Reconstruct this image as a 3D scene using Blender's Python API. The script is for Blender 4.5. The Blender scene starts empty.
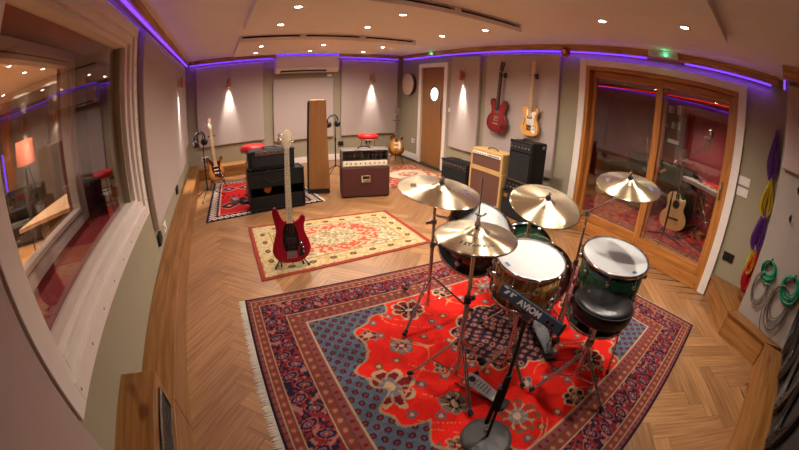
import bpy, bmesh, math, random
import numpy as np
from mathutils import Matrix, Vector
random.seed(7)
PI = math.pi
S = bpy.context.scene
COL = S.collection
S.view_settings.view_transform = 'Standard'
S.view_settings.look = 'None'
S.view_settings.gamma = 1.0
S.view_settings.exposure = 0.0
S.view_settings.use_curve_mapping = False

# ------------------------------------------------------------------ camera (a real 15 mm class fisheye lens)
H = 1.55
cd = bpy.data.cameras.new('camera')
cam = bpy.data.objects.new('camera', cd)
COL.objects.link(cam)
cd.type = 'PANO'
cd.sensor_fit = 'HORIZONTAL'
cd.sensor_width = 36.0
for holder in (cd, getattr(cd, 'cycles', None)):
    try:
        holder.panorama_type = 'FISHEYE_EQUISOLID'
        holder.fisheye_lens = 353.7 / 799 * 36.0
        holder.fisheye_fov = math.radians(220)
    except Exception:
        pass
cd.clip_start = 0.02
cam.matrix_world = (Matrix.Translation((0, 0, H)) @ Matrix.Rotation(-0.51693, 4, 'Z') @ Matrix.Rotation(-0.38279, 4, 'X')
                    @ Matrix.Rotation(-0.02953, 4, 'Y') @ Matrix.Rotation(PI / 2, 4, 'X'))
S.camera = cam

# ------------------------------------------------------------------ materials
def srgb(r, g, b):
    f = lambda c: (c / 255 / 12.92) if c / 255 <= 0.04045 else ((c / 255 + 0.055) / 1.055) ** 2.4
    return (f(r), f(g), f(b), 1)

def base(name):
    m = bpy.data.materials.new(name)
    m.use_nodes = True
    nt = m.node_tree
    return m, nt, nt.nodes['Principled BSDF']

def noise(nt, scale=(1, 1, 1), sc=5.0, detail=3.0, coord='Object', rough=0.5, dist=0.0, rot=(0, 0, 0)):
    tc = nt.nodes.new('ShaderNodeTexCoord'); mp = nt.nodes.new('ShaderNodeMapping')
    mp.inputs['Scale'].default_value = scale
    mp.inputs['Rotation'].default_value = rot
    n = nt.nodes.new('ShaderNodeTexNoise')
    n.inputs['Scale'].default_value = sc; n.inputs['Detail'].default_value = detail
    n.inputs['Roughness'].default_value = rough; n.inputs['Distortion'].default_value = dist
    nt.links.new(tc.outputs[coord], mp.inputs[0]); nt.links.new(mp.outputs[0], n.inputs['Vector'])
    return n

def ramp(nt, src, stops):
    r = nt.nodes.new('ShaderNodeValToRGB')
    e = r.color_ramp.elements
    while len(e) < len(stops): e.new(0.5)
    for k, (p, c) in enumerate(stops):
        e[k].position = p; e[k].color = c
    nt.links.new(src, r.inputs[0])
    return r

def bump(nt, bs, src, strength, dist=0.01):
    b = nt.nodes.new('ShaderNodeBump')
    b.inputs['Strength'].default_value = strength; b.inputs['Distance'].default_value = dist
    nt.links.new(src, b.inputs['Height']); nt.links.new(b.outputs[0], bs.inputs['Normal'])

def shade(c, k):
    return (min(1, c[0] * k), min(1, c[1] * k), min(1, c[2] * k), 1)

def plain(name, c, rough=0.5, metal=0.0, var=0.12, sc=30.0, bmp=0.0, coat=0.0, spec=None):
    m, nt, bs = base(name)
    n = noise(nt, sc=sc)
    r = ramp(nt, n.outputs[0], [(0.3, shade(c, 1 - var)), (0.7, shade(c, 1 + var))])
    nt.links.new(r.outputs[0], bs.inputs['Base Color'])
    bs.inputs['Roughness'].default_value = rough
    bs.inputs['Metallic'].default_value = metal
    if coat: bs.inputs['Coat Weight'].default_value = coat; bs.inputs['Coat Roughness'].default_value = 0.06
    if spec is not None: bs.inputs['Specular IOR Level'].default_value = spec
    if bmp: bump(nt, bs, n.outputs[0], bmp)
    return m

def wood(name, c1, c2, stretch=(1, 14, 14), sc=2.5, rough=0.4, knots=False, rot=(0, 0, 0), coat=0.0, c3=None):
    m, nt, bs = base(name)
    n = noise(nt, scale=stretch, sc=sc, detail=6, dist=0.6, rot=rot)
    r = ramp(nt, n.outputs[0], [(0.3, c1), (0.52, c3 or tuple((a + b) / 2 for a, b in zip(c1, c2))), (0.72, c2)])
    out = r.outputs[0]
    if knots:
        n2 = noise(nt, scale=tuple(1 + (s - 1) * 0.06 for s in stretch), sc=3.2, detail=1.0)
        r2 = ramp(nt, n2.outputs[0], [(0.70, (1, 1, 1, 1)), (0.76, (0.35, 0.2, 0.1, 1))])
        mx = nt.nodes.new('ShaderNodeMix'); mx.data_type = 'RGBA'; mx.blend_type = 'MULTIPLY'
        mx.inputs[0].default_value = 0.8
        nt.links.new(out, mx.inputs[6]); nt.links.new(r2.outputs[0], mx.inputs[7]); out = mx.outputs[2]
    nt.links.new(out, bs.inputs['Base Color'])
    bs.inputs['Roughness'].default_value = rough
    if coat: bs.inputs['Coat Weight'].default_value = coat; bs.inputs['Coat Roughness'].default_value = 0.1
    bump(nt, bs, n.outputs[0], 0.12, 0.002)
    return m

def glow(name, c, k):
    m, nt, bs = base(name)
    bs.inputs['Base Color'].default_value = c
    bs.inputs['Emission Color'].default_value = c
    bs.inputs['Emission Strength'].default_value = k
    return m

def attr_mat(name, attr='Col', rough=0.95, bmp=0.3, bsc=400.0, sheen=0.0, spec=0.1):
    m, nt, bs = base(name)
    a = nt.nodes.new('ShaderNodeAttribute'); a.attribute_name = attr
    nt.links.new(a.outputs['Color'], bs.inputs['Base Color'])
    bs.inputs['Roughness'].default_value = rough
    bs.inputs['Specular IOR Level'].default_value = spec
    n = noise(nt, sc=bsc, detail=2)
    bump(nt, bs, n.outputs[0], bmp, 0.004)
    return m

def glassmat(name, tint=(1, 1, 1, 1), ior=1.6, gain=1.0, rough=0.0):
    m = bpy.data.materials.new(name); m.use_nodes = True
    nt = m.node_tree; nt.nodes.clear()
    o = nt.nodes.new('ShaderNodeOutputMaterial'); mx = nt.nodes.new('ShaderNodeMixShader')
    t = nt.nodes.new('ShaderNodeBsdfTransparent'); t.inputs[0].default_value = tint
    g = nt.nodes.new('ShaderNodeBsdfGlossy'); g.inputs['Roughness'].default_value = rough
    # Schlick reflectance of a clear pane, the same from both of its sides
    lw = nt.nodes.new('ShaderNodeLayerWeight'); lw.inputs[0].default_value = 0.5
    pw = nt.nodes.new('ShaderNodeMath'); pw.operation = 'POWER'; pw.inputs[1].default_value = 5.0
    ma = nt.nodes.new('ShaderNodeMath'); ma.operation = 'MULTIPLY_ADD'; f0 = ((ior - 1) / (ior + 1)) ** 2 * gain
    ma.inputs[1].default_value = 1 - f0; ma.inputs[2].default_value = f0
    nt.links.new(lw.outputs['Facing'], pw.inputs[0]); nt.links.new(pw.outputs[0], ma.inputs[0])
    nt.links.new(ma.outputs[0], mx.inputs[0]); nt.links.new(t.outputs[0], mx.inputs[1]); nt.links.new(g.outputs[0], mx.inputs[2])
    nt.links.new(mx.outputs[0], o.inputs[0])
    return m

M = {}
M['wall'] = plain('wall_paint_olive', srgb(154, 145, 120), 0.85, var=0.03, sc=4, bmp=0.02)
M['ceil'] = plain('ceiling_paint', srgb(240, 236, 232), 0.75, var=0.02, sc=3)
M['pineF'] = wood('pine_fascia', srgb(120, 76, 36), srgb(168, 116, 62), (0.9, 16, 16), 2.2, 0.4, True)
M['trimw'] = plain('white_trim_paint', srgb(228, 219, 209), 0.45, var=0.03, sc=10)
M['panel'] = plain('acoustic_fabric', srgb(178, 163, 155), 0.95, var=0.05, sc=300, bmp=0.15, spec=0.1)
M['panelp'] = plain('acoustic_fabric_mauve', srgb(176, 156, 148), 0.95, var=0.05, sc=300, bmp=0.15, spec=0.1)
PINE1, PINE2 = srgb(110, 68, 30), srgb(152, 104, 54)
M['pineY'] = wood('pine_along_y', PINE1, PINE2, (16, 0.9, 16), 2.2, 0.35, True)
M['pineX'] = wood('pine_along_x', PINE1, PINE2, (0.9, 16, 16), 2.2, 0.35, True)
M['beamY'] = wood('beam_wood_y', srgb(150, 104, 58), srgb(206, 156, 98), (16, 0.9, 16), 2.2, 0.5, True)
M['beamX'] = wood('beam_wood_x', srgb(150, 104, 58), srgb(206, 156, 98), (0.9, 16, 16), 2.2, 0.5, True)
M['oakZ'] = wood('oak_frame_vertical', srgb(150, 92, 40), srgb(196, 132, 66), (14, 14, 1), 2.5, 0.35)
M['oakY'] = wood('oak_frame_horizontal', srgb(150, 92, 40), srgb(196, 132, 66), (14, 1, 14), 2.5, 0.35)
M['doorwood'] = wood('door_veneer', srgb(134, 88, 46), srgb(150, 102, 56), (7, 7, 0.5), 1.6, 0.4)
M['ply'] = wood('birch_ply', srgb(130, 84, 40), srgb(146, 98, 50), (6, 6, 0.5), 2.0, 0.5)
M['black'] = plain('black_plastic', srgb(22, 21, 21), 0.4, var=0.1)
M['tolex'] = plain('black_vinyl', srgb(7, 6, 6), 0.6, var=0.25, sc=200, bmp=0.3, spec=.3)
M['grille'] = plain('black_grille_cloth', srgb(10, 9, 10), 0.9, var=0.4, sc=260, bmp=0.3)
M['chrome'] = plain('chrome', srgb(205, 200, 196), 0.14, 1.0, var=0.03)
M['steel'] = plain('dull_steel', srgb(150, 145, 140), 0.3, 1.0, var=0.05)
M['rubber'] = plain('black_rubber', srgb(16, 16, 16), 0.8)
M['white'] = plain('white_plastic', srgb(228, 222, 214), 0.35, var=0.02)
M['copper'] = plain('copper', srgb(190, 126, 84), 0.3, .8, var=0.05)
M['redvinyl'] = plain('red_vinyl', srgb(205, 28, 24), 0.35, var=0.05)
M['lamp'] = glow('lamp_glow', (1, 0.86, 0.66, 1), 28.0)
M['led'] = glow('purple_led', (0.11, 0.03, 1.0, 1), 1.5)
M['ledr'] = glow('red_led', (1.0, 0.02, 0.02, 1), .6)
M['ledg'] = glow('green_led', (0.05, 1.0, 0.35, 1), 2.0)
M['glass'] = glassmat('window_glass', (0.95, 0.93, 0.93, 1), 1.5, 2.0)
M['glass2'] = glassmat('door_glass', (0.93, 0.9, 0.9, 1), 1.5, 3.0)
M['burg'] = plain('burgundy_cloth', srgb(134, 34, 40), 0.8, var=0.08, sc=40)
M['burgwall'] = plain('burgundy_wall', srgb(140, 36, 48), 0.7, var=0.05, sc=5)

# ------------------------------------------------------------------ mesh builder
class MB:
    def __init__(s): s.v = []; s.f = []; s.mi = []; s.sm = []; s.T = Matrix.Identity(4)
    def add(s, vs, fs, mi=0, smooth=False):
        o = len(s.v)
        s.v += [tuple(s.T @ Vector(p)) for p in vs]
        s.f += [tuple(o + i for i in f) for f in fs]
        s.mi += [mi] * len(fs); s.sm += [smooth] * len(fs)
        return s
    def box(s, x0, y0, z0, x1, y1, z1, mi=0):
        return s.add([(x0, y0, z0), (x1, y0, z0), (x1, y1, z0), (x0, y1, z0), (x0, y0, z1), (x1, y0, z1), (x1, y1, z1), (x0, y1, z1)],
                     [(0, 3, 2, 1), (4, 5, 6, 7), (0, 1, 5, 4), (1, 2, 6, 5), (2, 3, 7, 6), (3, 0, 4, 7)], mi)
    def path(s, pts, r, n=10, mi=0, caps=True, closed=False):
        P = [Vector(p) for p in pts]; k = len(P)
        rs = r if isinstance(r, (list, tuple)) else [r] * k
        vs = []; up = None
        for i, p in enumerate(P):
            if closed: t = (P[(i + 1) % k] - P[i - 1])
            else: t = P[min(i + 1, k - 1)] - P[max(i - 1, 0)]
            if t.length < 1e-9: t = Vector((0, 0, 1))
            t.normalize()
            if up is None:
                up = Vector((0, 0, 1)) if abs(t.z) < 0.9 else Vector((1, 0, 0))
            a = up - t * up.dot(t)
            if a.length < 1e-6: a = t.orthogonal()
            a.normalize(); up = a; b = t.cross(a)
            for j in range(n):
                w = 2 * PI * j / n
                vs.append(p + (a * math.cos(w) + b * math.sin(w)) * rs[i])
        fs = []
        for i in range(k if closed else k - 1):
            q = (i + 1) % k
            for j in range(n):
                fs.append((i * n + j, i * n + (j + 1) % n, q * n + (j + 1) % n, q * n + j))
        s.add(vs, fs, mi, True)
        if caps and not closed:
            s.add(vs[:n], [tuple(range(n))[::-1]], mi); s.add(vs[-n:], [tuple(range(n))], mi)
        return s
    def tube(s, a, b, r, r2=None, n=10, mi=0):
        return s.path([a, b], [r, r if r2 is None else r2], n, mi)
    def lathe(s, prof, n=32, mi=0, smooth=True, caps=True, arc=2 * PI):
        vs = []; k = len(prof)
        full = arc > 6.28
        for i in range(n if full else n + 1):
            w = arc * i / n
            for (r, z) in prof: vs.append((r * math.cos(w), r * math.sin(w), z))
        fs = []
        for i in range(n):
            q = (i + 1) % n if full else i + 1
            for j in range(k - 1):
                fs.append((i * k + j, q * k + j, q * k + j + 1, i * k + j + 1))
        s.add(vs, fs, mi, smooth)
        if caps and full:
            for j, fl in ((0, True), (k - 1, False)):
                if prof[j][0] > 1e-5:
                    ring = [vs[i * k + j] for i in range(n)]
                    s.add(ring, [tuple(range(n))[::-1] if fl else tuple(range(n))], mi)
        return s
    def prism(s, out, z0, z1, mi=0, bev=0.0, mside=None, smooth=False):
        # outline in local xy, extruded along z, with an optional rounded-over edge
        n = len(out)
        cx = sum(p[0] for p in out) / n; cy = sum(p[1] for p in out) / n
        def inset(d):
            r = []
            for i in range(n):
                a = Vector(out[i - 1]); b = Vector(out[i]); c = Vector(out[(i + 1) % n])
                e1 = (b - a).normalized() if (b - a).length > 1e-9 else Vector((1, 0)); e2 = (c - b).normalized() if (c - b).length > 1e-9 else e1
                nn = Vector((-(e1.y + e2.y), e1.x + e2.x))
                if nn.length < 1e-6: nn = Vector((-e1.y, e1.x))
                nn.normalize(); r.append(b + nn * d)
            return r
        area = sum(out[i - 1][0] * out[i][1] - out[i][0] * out[i - 1][1] for i in range(n))
        if area < 0: out = out[::-1]
        out = [Vector(p[:2]) for p in out]
        if bev:
            rings = [(inset(bev), z0), (inset(bev * 0.3), z0 + bev * 0.3), (out, z0 + bev), (out, z1 - bev), (inset(bev * 0.3), z1 - bev * 0.3), (inset(bev), z1)]
        else:
            rings = [(out, z0), (out, z1)]
        vs = [(p.x, p.y, z) for ring, z in rings for p in ring]
        fs = []
        for k in range(len(rings) - 1):
            for i in range(n):
                j = (i + 1) % n
                fs.append((k * n + i, k * n + j, (k + 1) * n + j, (k + 1) * n + i))
        s.add(vs, fs, mi if mside is None else mside, bool(bev) or smooth)
        s.add([vs[i] for i in range(n)], [tuple(range(n))[::-1]], mi)
        s.add([vs[(len(rings) - 1) * n + i] for i in range(n)], [tuple(range(n))], mi)
        return s
    def sphere(s, c, r, n=14, mi=0, sq=(1, 1, 1)):
        prof = [(r * math.sin(PI * i / (n // 2)), -r * math.cos(PI * i / (n // 2))) for i in range(n // 2 + 1)]
        prof[0] = (1e-5, -r); prof[-1] = (1e-5, r)
        old = s.T
        s.T = old @ Matrix.Translation(c) @ Matrix.Diagonal((sq[0], sq[1], sq[2], 1))
        s.lathe(prof, n, mi, True, False); s.T = old
        return s
    def at(s, loc=(0, 0, 0), rx=0, ry=0, rz=0, sc=(1, 1, 1)):
        s.T = Matrix.Translation(loc) @ Matrix.Rotation(rz, 4, 'Z') @ Matrix.Rotation(ry, 4, 'Y') @ Matrix.Rotation(rx, 4, 'X') @ Matrix.Diagonal((sc[0], sc[1], sc[2], 1))
        return s

def mat_of(m): return M[m] if isinstance(m, str) else m

def obj(name, mb, mats, parent=None, bev=0.0, mtx=None, seg=2):
    me = bpy.data.meshes.new(name)
    me.from_pydata(mb.v, [], mb.f)
    for p, mi, sm in zip(me.polygons, mb.mi, mb.sm):
        p.material_index = mi; p.use_smooth = sm
    if not isinstance(mats, (list, tuple)): mats = [mats]
    for m in mats: me.materials.append(mat_of(m))
    me.update()
    o = bpy.data.objects.new(name, me); COL.objects.link(o)
    if parent is not None: o.parent = parent
    if mtx is not None: o.matrix_local = mtx
    if bev:
        b = o.modifiers.new('b', 'BEVEL'); b.width = bev; b.segments = seg; b.limit_method = 'ANGLE'; b.angle_limit = math.radians(50)
    return o

def tag(o, label, cat, group=None, kind=None):
    o['label'] = label; o['category'] = cat
    if group: o['group'] = group
    if kind: o['kind'] = kind
    return o

def thing(name, label, cat, loc=(0, 0, 0), rz=0.0, group=None, mtx=None):
    o = bpy.data.objects.new(name, None); COL.objects.link(o)
    o.empty_display_size = 0.1
    if mtx is not None: o.matrix_world = mtx
    else: o.location = loc; o.rotation_euler = (0, 0, rz)
    return tag(o, label, cat, group)

def struct(name, mb, mats, bev=0.0, mtx=None, parent=None):
    o = obj(name, mb, mats, parent, bev, mtx)
    if parent is None: o['kind'] = 'structure'
    return o

def dup(root, label, loc=None, rz=None, mtx=None, group=None):
    r = root.copy(); COL.objects.link(r)
    if mtx is not None: r.matrix_world = mtx
    else:
        r.location = loc
        if rz is not None: r.rotation_euler = (0, 0, rz)
    r['label'] = label
    if group: r['group'] = group
    for ch in list(root.children):
        c = ch.copy(); COL.objects.link(c); c.parent = r
        for g in ch.children:
            d = g.copy(); COL.objects.link(d); d.parent = c
    return r

def bx(*a, mi=0): return MB().box(*a, mi=mi)

def look_mtx(loc, zdir, xhint=(1, 0, 0)):
    # matrix whose local z points along zdir
    z = Vector(zdir).normalized(); x = Vector(xhint); x = (x - z * x.dot(z)).normalized(); y = z.cross(x)
    m = Matrix((x, y, z)).transposed().to_4x4(); m.translation = Vector(loc)
    return m

def smooth_closed(pts, k=4):
    # Catmull-Rom through a closed outline
    n = len(pts); r = []
    for i in range(n):
        p0, p1, p2, p3 = (Vector(pts[(i + d) % n]) for d in (-1, 0, 1, 2))
        for j in range(k):
            t = j / k
            r.append(tuple(0.5 * ((2 * p1) + (-p0 + p2) * t + (2 * p0 - 5 * p1 + 4 * p2 - p3) * t * t + (-p0 + 3 * p1 - 3 * p2 + p3) * t ** 3)))
    return r

def smooth_open(pts, k=6):
    r = []; n = len(pts)
    P = [Vector(p) for p in pts]
    for i in range(n - 1):
        p0 = P[max(i - 1, 0)]; p1 = P[i]; p2 = P[i + 1]; p3 = P[min(i + 2, n - 1)]
        for j in range(k):
            t = j / k
            r.append(0.5 * ((2 * p1) + (-p0 + p2) * t + (2 * p0 - 5 * p1 + 4 * p2 - p3) * t * t + (-p0 + 3 * p1 - 3 * p2 + p3) * t ** 3))
    r.append(P[-1])
    return r

def light(name, kind, loc, energy, color=(1, 0.8, 0.58), size=0.05, aim=None, spot=None, blend=0.5, parent=None, sy=None):
    l = bpy.data.lights.new(name, kind); l.energy = energy; l.color = color
    if kind == 'SPOT':
        l.spot_size = math.radians(spot); l.spot_blend = blend; l.shadow_soft_size = size
    elif kind == 'AREA':
        l.size = size
        if sy: l.shape = 'RECTANGLE'; l.size_y = sy
    else: l.shadow_soft_size = size
    o = bpy.data.objects.new(name, l); COL.objects.link(o); o.location = loc
    if aim is not None:
        d = Vector(aim) - Vector(loc); o.rotation_euler = d.to_track_quat('-Z', 'Y').to_euler()
    if parent is not None: o.parent = parent
    return o
# ================================================================== THE ROOM
# right-wall frame: local x = distance out of the wall face plane (into the wall positive), y = along wall, z up
_k = math.hypot(1, 0.033)
RW = Matrix(((1 / _k, 0.033 / _k, 0, 3.85), (-0.033 / _k, 1 / _k, 0, 0), (0, 0, 1, 0), (0, 0, 0, 1)))
CZ = 2.385   # ceiling height
BY = 7.36    # back wall
LX = -0.73   # left wall
NY = -0.85   # near wall

# ---- floor: herringbone planks, one mesh
def herringbone():
    w, L = 0.13, 0.65
    vs = []; fs = []; mi = []; tone = []
    c = math.sqrt(0.5)
    n = int(round(L / w))
    rng = random.Random(3)
    g = 0.0009
    for i in range(-130, 130):
        for j in range(-26, 26):
            for o in (0, 1):
                # herringbone tiling in plank space
                if o == 0:
                    x0 = i * w + j * 2 * L * 0 ; y0 = 0
                    a0 = (i * w + j * L, i * w - j * L)
                    r = (a0[0], a0[1], a0[0] + L, a0[1] + w)
                else:
                    a0 = (i * w + j * L + L, i * w - j * L)
                    r = (a0[0], a0[1] - L + w, a0[0] + w, a0[1] + w)
                cx, cy = (r[0] + r[2]) / 2, (r[1] + r[3]) / 2
                X = (cx - cy) * c + 0.35; Y = (cx + cy) * c + 0.1
                if not (LX - 0.3 < X < 4.35 and NY - 0.3 < Y < BY + 0.3): continue
                b = len(vs)
                for (px, py) in ((r[0] + g, r[1] + g), (r[2] - g, r[1] + g), (r[2] - g, r[3] - g), (r[0] + g, r[3] - g)):
                    x_, y_ = (px - py) * c + 0.35, (px + py) * c + 0.1
                    vs.append((min(max(x_, LX - 0.05), 3.98), min(max(y_, NY - 0.05), BY + .05), 0.0))
                fs.append((b, b + 1, b + 2, b + 3)); mi.append(o); tone.append(rng.random())
    vs += [(LX - .05, NY - .05, -0.004), (3.98, NY - .05, -0.004), (3.98, BY + .05, -0.004), (LX - .05, BY + .05, -0.004)]
    b = len(vs) - 4; fs.append((b, b + 1, b + 2, b + 3)); mi.append(2); tone.append(0)
    me = bpy.data.meshes.new('floor'); me.from_pydata(vs, [], fs)
    at = me.attributes.new('tone', 'FLOAT', 'FACE'); at.data.foreach_set('value', tone)
    for k, o in enumerate((0, 1)):
        m, nt, bs = base('herringbone_oak_%s' % ('a' if o == 0 else 'b'))
        rot = PI / 4 if o == 0 else -PI / 4
        nz = noise(nt, scale=(1, 1, 1), sc=1, detail=0)
        tc = nt.nodes.new('ShaderNodeTexCoord'); mp0 = nt.nodes.new('ShaderNodeMapping'); mp0.inputs['Rotation'].default_value = (0, 0, -rot)
        mp = nt.nodes.new('ShaderNodeMapping'); mp.inputs['Scale'].default_value = (1.2, 22, 1)
        nt.links.new(tc.outputs['Object'], mp0.inputs[0]); nt.links.new(mp0.outputs[0], mp.inputs[0])
        ns = nt.nodes.new('ShaderNodeTexNoise'); ns.inputs['Scale'].default_value = 2.4; ns.inputs['Detail'].default_value = 6
        ns.noise_dimensions = '4D'
        at_ = nt.nodes.new('ShaderNodeAttribute'); at_.attribute_name = 'tone'
        mul = nt.nodes.new('ShaderNodeMath'); mul.operation = 'MULTIPLY'; mul.inputs[1].default_value = 40
        nt.links.new(at_.outputs['Fac'], mul.inputs[0]); nt.links.new(mul.outputs[0], ns.inputs['W'])
        nt.links.new(mp.outputs[0], ns.inputs['Vector'])
        r = ramp(nt, ns.outputs[0], [(0.3, srgb(122, 84, 50)), (0.5, srgb(144, 104, 66)), (0.72, srgb(160, 122, 80))])
        r2 = ramp(nt, at_.outputs['Fac'], [(0.0, (0.78, 0.74, 0.70, 1)), (0.5, (0.98, 0.95, 0.92, 1)), (1.0, (1.14, 1.12, 1.08, 1))])
        mx = nt.nodes.new('ShaderNodeMix'); mx.data_type = 'RGBA'; mx.blend_type = 'MULTIPLY'; mx.inputs[0].default_value = 1
        nt.links.new(r.outputs[0], mx.inputs[6]); nt.links.new(r2.outputs[0], mx.inputs[7])
        nt.links.new(mx.outputs[2], bs.inputs['Base Color'])
        bs.inputs['Roughness'].default_value = 0.36
        bump(nt, bs, ns.outputs[0], 0.08, 0.002)
        me.materials.append(m)
    me.materials.append(plain('floor_joint', srgb(70, 44, 24), 0.8))
    me.polygons.foreach_set('material_index', mi); me.update()
    o = bpy.data.objects.new('floor', me); COL.objects.link(o); o['kind'] = 'structure'
herringbone()

# ---- left wall with the control room window opening
WY0, WY1, WZ0, WZ1 = 0.80, 2.44, 0.90, 2.06
mb = MB()
mb.box(-0.83, NY, 0, LX, WY0, CZ); mb.box(-0.83, WY1, 0, LX, BY, CZ)
mb.box(-0.83, WY0, 0, LX, WY1, WZ0); mb.box(-0.83, WY0, WZ1, LX, WY1, CZ)
struct('wall_left', mb, 'wall')
# trim of the window: a stepped white surround
w = bpy.data.objects.new('window_1', None); COL.objects.link(w); w['kind'] = 'structure'
mb = MB()
def ring(mb, x0, x1, y0, y1, z0, z1, t, mi=0):
    mb.box(x0, y0, z0, x1, y0 + t, z1, mi); mb.box(x0, y1 - t, z0, x1, y1, z1, mi)
    mb.box(x0, y0 + t, z0, x1, y1 - t, z0 + t, mi); mb.box(x0, y0 + t, z1 - t, x1, y1 - t, z1, mi)
ring(mb, -0.73, -0.655, 0.70, 2.68, 0.78, 2.19, 0.085)
ring(mb, -0.73, -0.675, 0.775, 2.60, 0.86, 2.11, 0.06)
ring(mb, -0.78, -0.70, 0.80 - .01, 2.55, 0.88, 2.09, 0.07)
obj('window_frame', mb, M['trimw'], w, bev=0.004)
mb = MB(); ring(mb, -0.775, -0.745, 0.80, 2.485, 0.895, 2.065, 0.035)
obj('glazing_bead', mb, plain('grey_bead', srgb(176, 168, 158), 0.5, var=.03), w, bev=0.003)
mb = MB()
for k in range(7):
    for yy in (2.635,):
        mb.at((-0.654, yy, 0.9 + k * 0.2), ry=PI / 2).lathe([(0.006, 0), (0.006, 0.002), (0.0001, 0.003)], 8)
for k in range(8):
    mb.at((-0.654, 0.8 + k * 0.24, 0.825), ry=PI / 2).lathe([(0.006, 0), (0.006, 0.002), (0.0001, 0.003)], 8)
obj('screw_cap', mb, 'steel', w)
obj('window_pane', bx(-0.764, 0.81, 0.90, -0.758, 2.47, 2.06), 'glass', w)
# burgundy lined box between the two panes, then the control room's own frame and glass
mb = MB()
CX = -1.16
mb.box(CX, 0.3, 0.86, -0.83, 2.85, 0.90); mb.box(CX, 0.3, 2.10, -0.83, 2.85, 2.14)
mb.box(CX, 2.80, 0.90, -0.83, 2.85, 2.10); mb.box(CX, 0.3, 0.90, -0.83, 0.34, 2.10)
struct('trim_window_box', mb, 'burg')
mb = MB()
IY0, IY1, IZ0, IZ1 = 0.42, 2.40, 0.98, 2.00
mb.box(CX - .1, NY - 1, 0, CX, IY0, CZ); mb.box(CX - .1, IY1 + .0, 0, CX, 6.3, CZ)
mb.box(CX - .1, IY0, 0, CX, IY1, IZ0); mb.box(CX - .1, IY0, IZ1, CX, IY1, CZ)
struct('wall_control_room_partition', mb, 'burg')
w2 = bpy.data.objects.new('window_2', None); COL.objects.link(w2); w2['kind'] = 'structure'
mb = MB(); ring(mb, CX - .02, CX + .035, IY0 - .07, IY1 + .08, IZ0 - .08, IZ1 + .08, 0.058); ring(mb, CX - .06, CX + .015, IY0 - .01, IY1 + .01, IZ0 - .01, IZ1 + .01, 0.03)
obj('window_frame', mb, plain('grey_frame', srgb(214, 208, 198), 0.4, var=.03), w2, bev=0.004)
obj('window_pane', MB().add([(CX - .012, IY0, IZ0), (CX - .05, IY1, IZ0), (CX - .05, IY1, IZ1), (CX - .012, IY0, IZ1), (CX - .018, IY0, IZ0), (CX - .056, IY1, IZ0), (CX - .056, IY1, IZ1), (CX - .018, IY0, IZ1)],
    [(0, 1, 2, 3), (7, 6, 5, 4), (0, 4, 5, 1), (1, 5, 6, 2), (2, 6, 7, 3), (3, 7, 4, 0)]), 'glass', w2)

# ---- other walls
struct('wall_back', bx(-0.83, BY, 0, 4.4, BY + .1, CZ), 'wall')
# right wall, in its own frame: openings for the sliding door and the flush door
SY0, SY1, SZ1 = 0.35, 2.39, 2.12      # slider opening
DY0, DY1, DZ1 = 5.54, 6.42, 2.07      # door opening
mb = MB()
mb.box(.05, NY - .6, 0, .20, SY0, CZ); mb.box(.05, SY1, 0, .20, DY0, CZ); mb.box(.05, DY1, 0, .20, BY + .2, CZ)
mb.box(.05, SY0, SZ1, .20, SY1, CZ); mb.box(.05, DY0, DZ1, .20, DY1, CZ)
struct('wall_right', mb, 'wall', mtx=RW)
# near corner: grey pillar that faces the room, and the near wall
mb = MB()
mb.add([(3.33, -0.215, 0), (3.10, -0.85, 0), (4.2, -0.85, 0), (4.2, -0.40, 0), (3.33, -0.215, CZ), (3.10, -0.85, CZ), (4.2, -0.85, CZ), (4.2, -0.40, CZ)],
       [(0, 3, 2, 1), (4, 5, 6, 7), (0, 1, 5, 4), (1, 2, 6, 5), (2, 3, 7, 6), (3, 0, 4, 7)])
struct('wall_pillar_right', mb, plain('grey_partition_paint', srgb(150, 138, 128), 0.7, var=0.03, sc=6))
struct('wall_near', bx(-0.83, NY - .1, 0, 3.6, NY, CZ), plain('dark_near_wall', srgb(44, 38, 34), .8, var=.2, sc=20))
# acoustic panel on the pillar above the hooks
pd = Vector((3.10 - 3.33, -0.85 + 0.215, 0)).normalized()
PM = Matrix(((pd.x, -pd.y, 0, 3.33), (pd.y, pd.x, 0, -0.215), (0, 0, 1, 0), (0, 0, 0, 1)))   # local x along the face, y into the pillar (room side is -y)

# ---- ceiling and dropped ceiling panels
struct('ceiling', bx(-0.83, NY - .1, CZ, 4.4, BY + .1, CZ + .08), 'ceil')
def cloud(n, x0, x1, y0, y1, z0, slot=True):
    mb = MB()
    if slot:
        t = 0.10
        mb.box(x0, y0 + .07, z0 + .0, x1, y1, CZ - .001)                # body
        mb.box(x0, y0, z0, x1, y0 + .07, z0 + .045)                      # lip below the air slot
        k = 3
        for i in range(k + 1):
            xx = x0 + (x1 - x0) * i / k
            mb.box(max(x0, xx - .04), y0 + .004, z0 + .045, min(x1, xx + .04), y0 + .07, CZ - .001)
        mb.box(x0, y0 + .005, CZ - .010, x1, y0 + .07, CZ - .001)
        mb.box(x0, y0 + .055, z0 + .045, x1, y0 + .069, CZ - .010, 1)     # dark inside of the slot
    else:
        mb.box(x0, y0, z0, x1, y1, CZ - .001)
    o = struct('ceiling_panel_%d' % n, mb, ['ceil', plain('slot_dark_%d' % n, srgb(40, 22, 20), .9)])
    return o
cloud(1, 0.27, 2.94, 4.82, 6.62, 2.298)
cloud(2, 0.27, 2.86, 2.56, 3.97, 2.298)
cloud(3, 0.27, 2.78, 0.35, 1.67, 2.302, False)

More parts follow.
